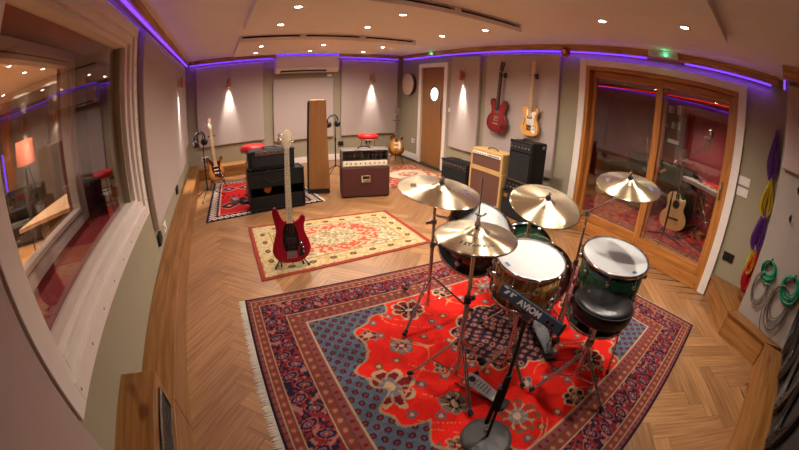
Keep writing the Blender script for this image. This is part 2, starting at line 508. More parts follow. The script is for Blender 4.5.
# ---- timber beams round the top of the walls, LED strip under each
struct('trim_1', bx(LX, 0.2, 2.30, -0.64, BY - .09, CZ - .001), 'beamY', bev=.003)
struct('trim_2', bx(LX, BY - .09, 2.30, 4.02, BY, CZ - .001), 'beamX', bev=.003)
struct('trim_3', bx(-.03, -0.14, 2.30, .05, 7.26, CZ - .001), 'beamY', mtx=RW, bev=.003)
struct('trim_4', bx(-0.02, -0.09, 2.27, 0.62, 0.0, CZ - .001), 'beamX', mtx=PM, bev=.003)
def strip(label, mb, mtx=None):
    o = obj('led_strip', mb, 'led', None, 0, mtx)
    return tag(o, label, 'led strip', 'purple LED strips under the timber beams')
strip('purple LED strip glowing under the left wall beam', bx(-0.675, 0.2, 2.279, -0.655, 7.27, 2.293))
strip('purple LED strip under the rear wall beam, left of the air conditioner', bx(-0.62, 7.278, 2.279, 1.12, 7.292, 2.293))
strip('purple LED strip under the rear wall beam, right of the air conditioner', bx(2.53, 7.278, 2.279, 3.98, 7.292, 2.293))
strip('purple LED strip on top of the white air conditioner', bx(1.16, 7.10, 2.335, 2.49, 7.12, 2.345))
strip('purple LED strip from the far corner to the exit lamp on the sliding door wall', bx(-.012, 1.52, 2.279, .002, 7.2, 2.293), RW)
strip('purple LED strip between the emergency lamp and the cable hooks', bx(-.012, -0.05, 2.279, .002, 1.02, 2.293), RW)
strip('short purple glowing sliver standing in for a glint on the grey pillar edge', bx(-.03, -.03, 2.19, -.015, -.01, 2.268), PM)  # small emissive box stands in for a vertical glint on the pillar edge

# ---- pine boxing (low ledges along the walls)
LH = 0.25
def floorprism(mb, pts, z0, z1): return mb.prism([Vector((p[0], p[1])) for p in pts], z0, z1)
mb = MB(); mb.box(LX, 1.275, 0, -0.51, BY, LH)
o = struct('trim_5', mb, 'pineY', bev=.004)
struct('trim_6', bx(-0.51, 6.98, 0, 1.0, BY, LH - .03), 'pineX', bev=.004)
def segledge(name, pts, cap, ang):
    R = Matrix.Rotation(ang, 4, 'Z'); Ri = R.inverted()
    L_ = lambda ps: [(Ri @ Vector((p[0], p[1], 0))).to_2d() for p in ps]
    mb = MB(); mb.prism(L_(pts), 0, LH - .020, 1); mb.prism(L_(cap), LH - .020, LH)
    struct(name, mb, ['pineX', 'pineF'], bev=.003, mtx=R)
segledge('trim_7', [(3.87, .235), (3.215, -.125), (3.33, -.205), (3.90, -.33), (3.90, .24)], [(3.86, .255), (3.20, -.115), (3.325, -.205), (3.90, -.33), (3.90, .255)], math.atan2(.37, .66))
segledge('trim_11', [(3.212, -.13), (3.045, -.62), (3.105, -.845), (3.325, -.215)], [(3.198, -.118), (3.028, -.62), (3.10, -.845), (3.323, -.208)], math.atan2(.5, .17))
struct('trim_8', MB().box(-0.4, NY, 0, 3.04, -.632, LH - .020, 1).box(-0.4, NY, LH - .020, 3.026, -.618, LH), ['pineX', 'pineF'], bev=.003)
mb = MB(); mb.box(LX, -0.4, 0, -0.51, 1.27, 0.255); mb.box(LX, -0.4, 0.255, -0.53, 1.27, 0.47)
b_ = struct('trim_9', mb, 'pineY', bev=.004)
g_ = MB(); g_.box(-.529, 0.3, .29, -.522, 1.20, .42, 0)
obj('vent_grille_back', g_, plain('grille_dark', srgb(14, 12, 12), .8), b_)
g_ = MB(); ring(g_, -.529, -.514, 0.3, 1.20, .29, .42, .010)
for k in range(39): g_.box(-.524, .32 + k * .022, .295, -.518, .326 + k * .022, .415)
obj('vent_grille', g_, 'steel', b_)
# skirting
struct('baseboard_back', bx(1.0, BY - .02, 0, 4.0, BY, .13), 'trimw', bev=.003)
struct('baseboard_right', bx(.03, 2.48, 0, .05, 5.45, .13), 'trimw', bev=.003, mtx=RW)
struct('baseboard_far_right', bx(.03, 6.52, 0, .05, 7.25, .13), 'trimw', bev=.003, mtx=RW)

# ---- acoustic panels
def apanel(label, mb, mtx=None, m='panel', name='sound_absorber'):
    mb.v = [(p[0], p[1], p[2]) for p in mb.v]; o = obj(name, mb, m, None, .012, mtx)
    return tag(o, label, 'acoustic panel', 'fabric acoustic panels on the walls')
apanel('tall grey fabric panel beside the control room window, right of its white trim', bx(LX + .002, 3.02, .52, -0.67, 4.90, 2.24))
apanel('grey fabric panel behind the copper wall light on the left wall', bx(LX + .002, 4.905, .52, -0.67, 6.30, 2.24))
apanel('narrow grey fabric panel in the far left corner', bx(LX + .002, 6.305, .75, -0.67, 7.0, 2.24))
apanel('mauve fabric panel at the near end of the control room window', bx(LX + .002, -0.80, .52, -0.66, .69, 2.24), m='panelp')
apanel('grey fabric panel on the rear wall behind the sunburst guitar', bx(-0.48, BY - .06, .60, .92, BY - .002, 2.23))
apanel('low grey fabric panel under the air conditioner', bx(1.13, BY - .06, .53, 2.44, BY - .002, 1.83))
apanel('grey fabric panel on the rear wall above the maroon amplifier', bx(2.62, BY - .06, .53, 4.0, BY - .002, 2.23))
apanel('grey fabric panel with a wall light, between the door and the hanging guitars', bx(-.01, 4.50, .52, .048, 5.31, 2.24), RW)
apanel('wide grey fabric panel carrying the two hanging guitars', bx(-.01, 2.82, .52, .048, 4.32, 2.25), RW)
apanel('grey fabric panel high on the near right pillar above the green cables', bx(.03, -.05, 1.55, .62, -.002, 2.24), PM, M['panelp'])

# ---- flush door
d = bpy.data.objects.new('door_1', None); COL.objects.link(d); d['kind'] = 'structure'; d.matrix_world = RW
mb = MB()
mb.box(.0, DY0 - .09, 0, .06, DY0 + .02, DZ1 + .08); mb.box(.0, DY1 - .02, 0, .06, DY1 + .09, DZ1 + .08); mb.box(.0, DY0 + .02, DZ1 - .01, .06, DY1 - .02, DZ1 + .08)
obj('door_frame', mb, 'trimw', d, .004)
obj('door_leaf', bx(.045, DY0 + .025, .01, .09, DY1 - .025, DZ1 - .015), 'doorwood', d, .002)
mb = MB().at((.04, 5.94, 1.50), ry=PI / 2)
mb.lathe([(.135, 0), (.165, 0), (.165, .006), (.135, .006)], 36, caps=False)
obj('porthole_ring', mb, 'steel', d)
mb = MB().at((.042, 5.94, 1.50), ry=PI / 2); mb.lathe([(.134, 0), (.134, .003)], 36)
obj('porthole_glass', mb, glow('lit_porthole', (0.75, 0.9, 1.0, 1), 1.6), d)
mb = MB(); mb.path([(.045, 5.625, 1.0), (.0, 5.625, 1.01), (-.01, 5.625, 1.06), (-.01, 5.625, 1.34), (.0, 5.625, 1.39), (.045, 5.625, 1.40)], .012)
obj('door_handle', mb, 'steel', d)
obj('kick_hinge', bx(.04, 6.38, 1.7, .047, 6.41, 1.8), 'steel', d)

# ---- sliding glass door
d = bpy.data.objects.new('door_2', None); COL.objects.link(d); d['kind'] = 'structure'; d.matrix_world = RW
mb = MB()
mb.box(.0, SY0 - .10, 0, .055, SY0, SZ1 + .085); mb.box(.0, SY1, 0, .055, SY1 + .10, SZ1 + .085); mb.box(.0, SY0, SZ1, .055, SY1, SZ1 + .085)
obj('door_surround', mb, 'trimw', d, .004)
mb = MB()
mb.box(.01, SY0, .0, .24, SY0 + .05, SZ1); mb.box(.01, SY1 - .05, .0, .24, SY1, SZ1)
obj('door_frame', mb, 'oakZ', d, .003)
mb = MB()
mb.box(.01, SY0 + .05, SZ1 - .05, .24, SY1 - .05, SZ1); mb.box(-.0, SY0 + .05, .0, .24, SY1 - .05, .075); mb.box(.02, SY0 + .05, .075, .24, SY1 - .05, .13)
obj('door_track', mb, 'oakY', d, .003)
def leaf(y0, y1, x0, x1, gy0, gy1):
    lf = obj('door_leaf', MB().box(x0, y0, .135, x1, gy0, SZ1 - .055).box(x0, gy1, .135, x1, y1, SZ1 - .055), 'oakZ', d, .003)
    obj('leaf_rail', MB().box(x0, gy0, .135, x1, gy1, .24).box(x0, gy0, 1.985, x1, gy1, SZ1 - .055), 'oakY', lf, .003)
    obj('glass_pane', bx((x0 + x1) / 2 - .003, gy0, .24, (x0 + x1) / 2 + .003, gy1, 1.985), 'glass2', lf)
    return lf
leaf(1.28, SY1 - .052, .10, .15, 1.385, 2.285)
l2 = leaf(SY0 + .052, 1.40, .04, .09, .465, 1.31)
mb = MB(); mb.path([(.04, .433, 1.0), (.01, .433, 1.01), (.01, .433, 1.17), (.04, .433, 1.18)], .008)
obj('door_handle', mb, 'steel', l2)
# ================================================================== RUGS
def hsh(a, b, s=0.0):
    v = np.sin(a * 127.1 + b * 311.7 + s * 74.7) * 43758.5453
    return v - np.floor(v)

def vnoise(x, y, s=0.0):
    xi = np.floor(x); yi = np.floor(y); fx = x - xi; fy = y - yi
    fx = fx * fx * (3 - 2 * fx); fy = fy * fy * (3 - 2 * fy)
    return (hsh(xi, yi, s) * (1 - fx) + hsh(xi + 1, yi, s) * fx) * (1 - fy) + (hsh(xi, yi + 1, s) * (1 - fx) + hsh(xi + 1, yi + 1, s) * fx) * fy

def rgb(*c): return np.array(srgb(*c)[:3])

def paint(img, mask, c): img[mask] = c if isinstance(c, np.ndarray) else rgb(*c)

def rug_mesh(name, quad, z, W, L, cell, fn, fringe=None, thick=0.008):
    # quad corners: (u0,v0) (u1,v0) (u1,v1) (u0,v1); W along u, L along v in metres
    nu = int(W / cell); nv = int(L / cell)
    u = np.linspace(0, 1, nu + 1); v = np.linspace(0, 1, nv + 1)
    U, V = np.meshgrid(u, v)
    q = np.array(quad, float)
    P = ((1 - U) * (1 - V))[..., None] * q[0] + (U * (1 - V))[..., None] * q[1] + (U * V)[..., None] * q[2] + ((1 - U) * V)[..., None] * q[3]
    wob = 0.006 * np.sin(V * L * 2.3 + 1) * (U > 0.98) + 0.006 * np.sin(U * W * 2.1)
    X = P[..., 0]; Y = P[..., 1]; Zt = np.full_like(X, z + thick) + 0.0015 * vnoise(U * W * 3, V * L * 3, 5)
    top = np.stack([X, Y, Zt], -1).reshape(-1, 3)
    n = len(top)
    idx = np.arange(n).reshape(nv + 1, nu + 1)
    f = np.stack([idx[:-1, :-1], idx[:-1, 1:], idx[1:, 1:], idx[1:, :-1]], -1).reshape(-1, 4)
    rim = np.concatenate([idx[0, :], idx[1:, -1], idx[-1, -2::-1], idx[-2:0:-1, 0]])
    bot = top[rim].copy(); bot[:, 2] = z
    k = len(rim); bi = n + np.arange(k)
    side = np.stack([rim, bi, np.roll(bi, -1), np.roll(rim, -1)], -1)
    allv = np.concatenate([top, bot]); allf = np.concatenate([f, side])
    me = bpy.data.meshes.new(name)
    me.vertices.add(len(allv)); me.vertices.foreach_set('co', allv.ravel())
    me.loops.add(len(allf) * 4); me.loops.foreach_set('vertex_index', allf.ravel().astype(np.int32))
    me.polygons.add(len(allf)); me.polygons.foreach_set('loop_start', np.arange(0, len(allf) * 4, 4, dtype=np.int32))
    col = fn(U * W, V * L, W, L)
    fiber = 0.86 + 0.28 * vnoise(U * W / .006, V * L / .006, 9)
    col = np.clip(col * fiber[..., None] * .9, 0, 1)
    flat = col.reshape(-1, 3); flat = np.concatenate([flat, flat[rim]])
    rgba = np.concatenate([flat, np.ones((len(flat), 1))], 1)
    ca = me.color_attributes.new('Col', 'FLOAT_COLOR', 'POINT'); ca.data.foreach_set('color', rgba.astype(np.float32).ravel())
    me.update(); me.validate()
    me.materials.append(M['rugpile'])
    return me
M['rugpile'] = attr_mat('wool_pile', bsc=260, bmp=0.5)
M['fringe'] = plain('rug_fringe_cotton', srgb(206, 196, 178), .95, var=.15, sc=200)

def persian(x, y, W, L):
    e = np.minimum(np.minimum(x, W - x), np.minimum(y, L - y))
    img = np.zeros(x.shape + (3,)); img[:] = rgb(214, 36, 26)
    navy, wine, rose, cream, blue, brown = rgb(30, 26, 38), rgb(112, 26, 30), rgb(120, 70, 66), rgb(178, 146, 112), rgb(86, 92, 104), rgb(96, 56, 44)
    B = 0.425
    # --- field: red lobed medallion on blue spandrels
    cx, cy = W * .5, L * .5
    dx = (x - cx) / (W * .5 - B); dy = (y - cy) / (L * .5 - B)
    ang = np.arctan2(dy, dx)
    rr = ((np.abs(dx) / .84) ** 2.1 + (np.abs(dy) / 1.16) ** 2.1)
    lobe = 0.26 * np.abs(np.sin(ang * 6.0)) - .12 + 0.05 * np.sin(ang * 27)
    spand = rr > 1.0 + lobe
    spand2 = rr > 0.955 + lobe
    img[spand2] = cream * .75
    img[spand] = blue * (0.8 + 0.35 * vnoise(x * 60, y * 60, 2))[spand][:, None]
    # dotted lattice in the spandrels
    s = 0.088
    a = np.mod((x + y) / s, 1) - .5; b = np.mod((x - y) / s, 1) - .5
    dd = np.hypot(a, b)
    img[spand & (dd < .31)] = navy * 1.1
    img[spand & (dd < .20)] = wine
    img[spand & (dd < .09)] = rose
    # red ground shade
    red = ~spand2
    img[red] *= (0.9 + 0.2 * vnoise(x * 9, y * 9, 3))[red][:, None]
    # flowers scattered on the red ground: rosettes with petals
    def rosette(px, py, R, petals, c1, c2, c3, clip=red, stretch=1.0):
        ddx = (x - px) + .035 * (vnoise(x * 16, y * 16, 31) - .5); ddy = (y - py) * stretch + .035 * (vnoise(x * 16, y * 16, 32) - .5); r = np.hypot(ddx, ddy); t = np.arctan2(ddy, ddx)
        rad = R * (0.72 + 0.28 * np.abs(np.cos(t * petals / 2)))
        m = (r < rad) & clip
        img[m] = c1; img[m & (r < rad * .82)] = c2
        m2 = m & (r < R * .45); img[m2] = c3; img[m & (r < R * .2)] = cream
        ptl = m & (np.abs(np.mod(t * petals / (2 * PI), 1) - .5) < .12) & (r > R * .3); img[ptl] = cream * .8
    grey = rgb(112, 102, 106); olive = rgb(104, 84, 60)
    rng = random.Random(11)
    for (fx, fy, R, p, c1, c2, c3) in [
        (.22, .50, .16, 8, cream, wine, grey), (.78, .5, .16, 8, cream, wine, grey),
        (.38, .26, .13, 8, olive, rgb(170, 40, 30), grey), (.62, .26, .13, 8, cream, wine, navy), (.38, .76, .13, 8, cream, wine, navy), (.62, .76, .13, 8, olive, rgb(170, 40, 30), grey),
        (.30, .38, .085, 6, grey, olive, navy), (.30, .62, .085, 6, olive, grey, wine), (.70, .38, .085, 6, grey, olive, navy), (.70, .62, .085, 6, cream, olive, wine),
        (.45, .33, .05, 4, grey, rgb(80, 84, 104), cream), (.33, .5, .05, 4, cream, rgb(90, 60, 50), cream), (.5, .2, .09, 6, cream, navy, rose), (.5, .8, .09, 6, cream, navy, rose),
        (.25, .28, .07, 6, cream, olive, wine), (.25, .70, .07, 6, grey, wine, cream), (.75, .28, .07, 6, cream, olive, wine), (.75, .72, .07, 6, grey, wine, cream)]:
        rosette(W * fx, L * fy, R, p, c1, c2, c3)
    # small sprays all over the red ground
    cellx = np.floor(x / .13); celly = np.floor(y / .13)
    jx = (cellx + .5 + .5 * (hsh(cellx, celly, 41) - .5)) * .13; jy = (celly + .5 + .5 * (hsh(cellx, celly, 42) - .5)) * .13
    rs = np.hypot(x - jx, y - jy); ta = np.arctan2(y - jy, x - jx); pick = hsh(cellx, celly, 43)
    sp = red & (rs < .020 + .014 * np.abs(np.cos(ta * 2.5 + pick * 6))) & (pick > .5) & (np.abs(img[..., 0] - rgb(214, 36, 26)[0]) < .12) & (img[..., 1] < .03)
    img[sp] = rgb(96, 84, 92); img[sp & (rs < .014)] = rgb(188, 140, 104); img[sp & (pick > .8) & (rs > .014)] = rgb(128, 60, 44)
    # curling vines
    vine = red & (np.abs(np.sin(x * 11 + 2.2 * np.sin(y * 8)) * np.sin(y * 10 + 2.0 * np.sin(x * 7))) < .018) & (vnoise(x * 5, y * 5, 8) > .45)
    img[vine] = rgb(196, 128, 92)
    # dark central medallion with pink flowers
    wx = x + .05 * (vnoise(x * 9, y * 9, 21) - .5); wy = y + .05 * (vnoise(x * 9, y * 9, 22) - .5)
    m = (np.hypot((x - cx - .10) / 1.15, (y - cy - .03) / .95) < 0.345 + .045 * np.abs(np.sin(ang * 8)))
    img[m] = navy
    m_in = (np.hypot((x - cx - .10) / 1.15, (y - cy - .03) / .95) < 0.332 + .045 * np.abs(np.sin(ang * 8)))
    img[m & ~m_in] = cream
    a2 = np.mod((wx + .7 * wy) / .07, 1) - .5; b2 = np.mod((wy - .55 * wx) / .07, 1) - .5
    r2 = np.hypot(a2, b2) + .22 * (vnoise(x * 30, y * 30, 23) - .5)
    img[m_in & (r2 < .42)] = rgb(92, 44, 42); img[m_in & (r2 < .28)] = rgb(146, 104, 92); img[m_in & (r2 < .14)] = rgb(70, 40, 40)
    # --- border bands
    e = e * (.47 / .425)
    def band(a, b, c): m = (e >= a) & (e < b); img[m] = c; return m
    # coordinate along the edge
    side = (np.minimum(x, W - x) < np.minimum(y, L - y))
    t = np.where(side, y, x)
    band(-1, .022, rgb(34, 26, 38))
    m = band(.022, .05, rose * .8); img[m & (np.mod(t / .05, 1) < .3)] = wine
    m = band(.05, .056, cream * .8)
    m = band(.056, .115, brown * .95)
    q = np.mod(t / .06, 1) - .5; w_ = (e - .085) / .03
    img[m & (np.hypot(q * 1.7, w_) < .75)] = rgb(126, 52, 44); img[m & (np.hypot(q * 2, w_) < .4)] = rgb(140, 102, 76)
    band(.115, .121, cream * .75)
    m = band(.121, .32, rgb(110, 32, 34))
    # paisleys (boteh) wandering in the wide band
    q = np.mod(t / .09, 1) - .5; sgn = np.where(np.mod(np.floor(t / .09), 2) > .5, 1.0, -1.0); w_ = (e - .22 - .028 * sgn) / .078
    qq = q + .16 * w_ * sgn
    pa = np.hypot(qq * 2.5, (w_ - .1 * sgn) * 1.15)
    img[m & (pa < .95)] = rgb(150, 70, 62); img[m & (pa < .84)] = navy; img[m & (pa < .52)] = rgb(104, 84, 98); img[m & (pa < .36)] = wine; img[m & (pa < .14)] = cream * .7
    vn = m & (pa > .95) & (vnoise(x * 60, y * 60, 4) > .52); img[vn] = navy
    vn = m & (pa > .95) & (vnoise(x * 40, y * 40, 6) > .72); img[vn] = rgb(140, 88, 80)
    band(.32, .326, cream * .8)
    m = band(.326, .40, brown)
    q = np.mod(t / .07, 1) - .5; w_ = (e - .363) / .037
    img[m & (np.hypot(q * 1.8, w_) < .78)] = rgb(122, 50, 42); img[m & (np.hypot(q * 2.2, w_) < .42)] = rgb(138, 104, 76)
    m = band(.40, .455, rose * .92); img[m & (np.mod(t / .055, 1) < .35) & (np.abs(e - .427) < .015)] = wine
    band(.455, .47, cream * .9)
    return img

me = rug_mesh('persian_rug', [(-.05, -.08), (3.10, .17), (2.985, 2.32), (0, 2.45)], 0.0, 3.08, 2.36, .0068, persian)
o = bpy.data.objects.new('persian_rug', me); COL.objects.link(o)
tag(o, 'large red and navy persian rug under the drum kit', 'rug')
def fringe(parent, a, b, z, out, n, ln=.055):
    mb = MB(); rng = random.Random(n)
    a = Vector((*a, z)); b = Vector((*b, z)); out = Vector((*out, 0))
    for i in range(n):
        p = a + (b - a) * (i + .5) / n
        q = p + out * ln * rng.uniform(.8, 1.1) + (b - a).normalized() * rng.uniform(-.008, .008); q.z = .002
        mb.path([p, (p + q) / 2 + Vector((0, 0, .0005)), q], [.0034, .004, .0022], 4)
    return obj('fringe', mb, 'fringe', parent)
fringe(o, (-.05, -.08), (0, 2.45), .005, (-1, 0), 330)
fringe(o, (3.10, .17), (2.985, 2.32), .005, (1, 0.02), 300, .02)

def cream_rug(x, y, W, L):
    e = np.minimum(np.minimum(x, W - x), np.minimum(y, L - y))
    img = np.zeros(x.shape + (3,)); img[:] = rgb(164, 148, 118)
    red, olive = rgb(170, 78, 60), rgb(112, 96, 58)
    speck = vnoise(x * 42, y * 42, 1)
    img[speck > .62] = rgb(138, 116, 74); img[speck < .22] = rgb(194, 178, 142)
    cx, cy = W / 2, L / 2
    r = np.hypot((x - cx) / .52, (y - cy) / .36); t = np.arctan2(y - cy, x - cx)
    m = (r < 1 + .06 * np.cos(12 * t)) & (r > .58 + .05 * np.cos(10 * t))
    img[m] = red; img[m & (vnoise(x * 36, y * 36, 3) > .52)] = rgb(180, 148, 112)
    m = (r < 1.5 + .05 * np.cos(16 * t)) & (r > 1.42 + .05 * np.cos(16 * t)); img[m & (speck > .35)] = rgb(176, 134, 84)
    t_ = np.where(np.minimum(x, W - x) < np.minimum(y, L - y), y, x)
    q = np.mod(t_ / .21, 1) - .5
    m = (e > .07) & (e < .22); img[m] = rgb(178, 160, 120); img[m & (speck > .55)] = rgb(168, 140, 92)
    img[m & (np.hypot(q * 5.5, (e - .145) / .027) < 1)] = rgb(66, 56, 36)
    img[m & (np.hypot(q * 11, (e - .145) / .012) < 1)] = rgb(150, 90, 60)
    img[(np.abs(e - .225) < .008)] = rgb(150, 110, 66)
    img[(np.abs(e - .065) < .006)] = rgb(196, 150, 100)
    img[e < .048] = rgb(138, 56, 42)
    return img
me = rug_mesh('cream_rug', [(.19, 2.70), (1.98, 2.77), (1.98, 3.86), (.215, 4.03)], 0.0, 1.8, 1.22, .008, cream_rug)
o = bpy.data.objects.new('cream_rug', me); COL.objects.link(o)
tag(o, 'cream oriental rug with a red oval medallion and red edge, under the standing bass', 'rug')

def tribal(x, y, W, L):
    e = np.minimum(np.minimum(x, W - x), np.minimum(y, L - y))
    img = np.zeros(x.shape + (3,)); img[:] = rgb(186, 34, 32)
    navy, cream = rgb(34, 34, 48), rgb(196, 184, 164)
    for k in range(4):
        for cy_ in (L * .27, L * .73):
            cxx = .34 + k * (W - .68) / 3
            d = np.abs(x - cxx) / .2 + np.abs(y - cy_) / .17
            img[d < 1.0] = cream * .85; img[d < .88] = rgb(120, 24, 30); img[d < .66] = navy * 1.6; img[d < .4] = rgb(150, 40, 34); img[d < .2] = cream
    m = (np.abs(y - L / 2) < .035); img[m & (np.mod(x / .1, 1) < .5)] = navy
    t = np.where(np.minimum(x, W - x) < np.minimum(y, L - y), y, x)
    m = e < .17; img[m] = navy
    img[(e > .03) & (e < .14) & (np.abs(np.mod(t / .085, 1) - .5) + np.abs(e - .085) / .13 < .55)] = cream
    img[(e > .06) & (e < .11) & (np.abs(np.mod(t / .085, 1) - .5) < .16)] = rgb(160, 40, 36)
    img[(e > .17) & (e < .19)] = cream * .8
    return img
me = rug_mesh('tribal_rug', [(-.33, 4.45), (1.36, 4.58), (1.2, 6.30), (-.20, 6.60)], 0.0, 1.7, 2.0, .01, tribal)
o = bpy.data.objects.new('tribal_rug', me); COL.objects.link(o)
tag(o, 'small red and navy tribal rug with white-patterned border under the black amplifiers', 'rug')
fringe(o, (1.36, 4.58), (1.2, 6.30), .005, (1, .1), 90, .05)

def faded(x, y, W, L):
    e = np.minimum(np.minimum(x, W - x), np.minimum(y, L - y))
    img = np.zeros(x.shape + (3,)); img[:] = rgb(176, 84, 66)
    n = vnoise(x * 24, y * 24, 1)
    img[n > .62] = rgb(196, 140, 110); img[n < .25] = rgb(128, 60, 60)
    r = np.hypot((x - W * .6) / .42, (y - L / 2) / .30)
    img[(r < 1)] = rgb(204, 190, 160); img[(r < .5) & (n > .4)] = rgb(180, 110, 86)
    m = e < .16; img[m] = rgb(150, 70, 60); img[m & (n > .55)] = rgb(190, 150, 120)
    return img
me = rug_mesh('faded_rug', [(2.55, 4.75), (3.75, 4.95), (3.80, 6.10), (2.45, 6.05)], 0.0, 1.3, 1.2, .012, faded)
o = bpy.data.objects.new('faded_rug', me); COL.objects.link(o)
tag(o, 'faded salmon and cream rug between the maroon amplifier and the door', 'rug')

# ================================================================== GUITARS
# guitar local frame: x sideways, y up the neck (0 = tail of body), z out of the top
M['maple'] = wood('maple_neck', srgb(206, 168, 112), srgb(230, 200, 150), (10, 1, 10), 3, .35, coat=.3)
M['maplew'] = wood('pale_maple', srgb(222, 200, 160), srgb(240, 224, 190), (10, 1, 10), 3, .35, coat=.3)
M['rosewd'] = wood('rosewood', srgb(52, 28, 18), srgb(78, 44, 28), (10, 1, 10), 4, .5)
M['string'] = plain('guitar_string', srgb(190, 186, 180), .25, 1.0)
M['cream'] = plain('cream_plastic', srgb(228, 214, 186), .35)
M['pearl'] = plain('pearl_plate', srgb(232, 226, 218), .3)

def burst(name, c_in, c_out, r0, r1, cx=0, cy=.2, sx=1, sy=.8, metal=0.0):
    m, nt, bs = base(name)
    tc = nt.nodes.new('ShaderNodeTexCoord'); mp = nt.nodes.new('ShaderNodeMapping')
    mp.inputs['Location'].default_value = (-cx * sx, -cy * sy, 0); mp.inputs['Scale'].default_value = (sx, sy, 0)
    ln = nt.nodes.new('ShaderNodeVectorMath'); ln.operation = 'LENGTH'
    nt.links.new(tc.outputs['Object'], mp.inputs[0]); nt.links.new(mp.outputs[0], ln.inputs[0])
    r = ramp(nt, ln.outputs['Value'], [(r0, c_in), ((r0 + r1) / 2, tuple(a * .6 + b * .4 for a, b in zip(c_in, c_out))), (r1, c_out)])
    nt.links.new(r.outputs[0], bs.inputs['Base Color'])
    bs.inputs['Roughness'].default_value = .2; bs.inputs['Coat Weight'].default_value = .8; bs.inputs['Coat Roughness'].default_value = .05
    bs.inputs['Metallic'].default_value = metal
    return m

BASSB = [(-.02, .0), (.06, .006), (.128, .05), (.158, .12), (.150, .19), (.128, .25), (.114, .30), (.116, .35), (.128, .40), (.120, .430), (.098, .428), (.072, .395), (.05, .382), (.03, .382),
         (-.03, .382), (-.05, .392), (-.070, .425), (-.088, .475), (-.110, .510), (-.134, .495), (-.136, .44), (-.124, .37), (-.116, .30), (-.130, .24), (-.150, .17), (-.155, .10), (-.125, .04), (-.075, .008)]
STRATB = [(-.02, 0), (.06, .006), (.125, .05), (.15, .115), (.135, .18), (.108, .225), (.112, .275), (.138, .325), (.142, .372), (.12, .392), (.095, .372), (.06, .332), (.035, .318), (-.03, .318), (-.06, .335), (-.085, .375),
          (-.112, .415), (-.14, .41), (-.148, .37), (-.128, .30), (-.108, .25), (-.118, .2), (-.15, .14), (-.152, .085), (-.12, .03), (-.07, .004)]
LPB = [(0, 0), (.08, .008), (.145, .05), (.165, .115), (.145, .18), (.108, .225), (.098, .26), (.108, .30), (.128, .335), (.138, .372), (.12, .385), (.095, .365), (.07, .335), (.045, .33), (.03, .36),
       (-.03, .415), (-.07, .425), (-.11, .405), (-.13, .36), (-.118, .30), (-.098, .255), (-.112, .215), (-.15, .17), (-.165, .11), (-.145, .05), (-.08, .008)]
TELEB = [(0, 0), (.09, .006), (.145, .04), (.16, .10), (.148, .16), (.115, .215), (.105, .255), (.115, .30), (.135, .34), (.138, .375), (.112, .392), (.075, .36), (.035, .335), (-.035, .36), (-.04, .395),
         (-.09, .40), (-.135, .385), (-.15, .345), (-.138, .29), (-.115, .245), (-.12, .2), (-.15, .15), (-.16, .09), (-.14, .035), (-.09, .006)]
SEMIB = [(0, 0), (.11, .01), (.185, .065), (.203, .145), (.178, .215), (.135, .26), (.122, .30), (.135, .35), (.16, .40), (.158, .455), (.12, .478), (.085, .46), (.055, .41), (.03, .40),
         (-.03, .40), (-.055, .41), (-.085, .46), (-.12, .478), (-.158, .455), (-.16, .40), (-.135, .35), (-.122, .30), (-.135, .26), (-.178, .215), (-.203, .145), (-.185, .065), (-.11, .01)]
ACOB = [(0, 0), (.11, .01), (.185, .07), (.198, .145), (.175, .21), (.138, .26), (.128, .30), (.14, .36), (.142, .41), (.12, .43), (.085, .41), (.055, .44), (.03, .485),
        (-.03, .492), (-.09, .48), (-.13, .445), (-.145, .39), (-.135, .33), (-.128, .29), (-.138, .25), (-.175, .205), (-.198, .14), (-.185, .065), (-.11, .01)]

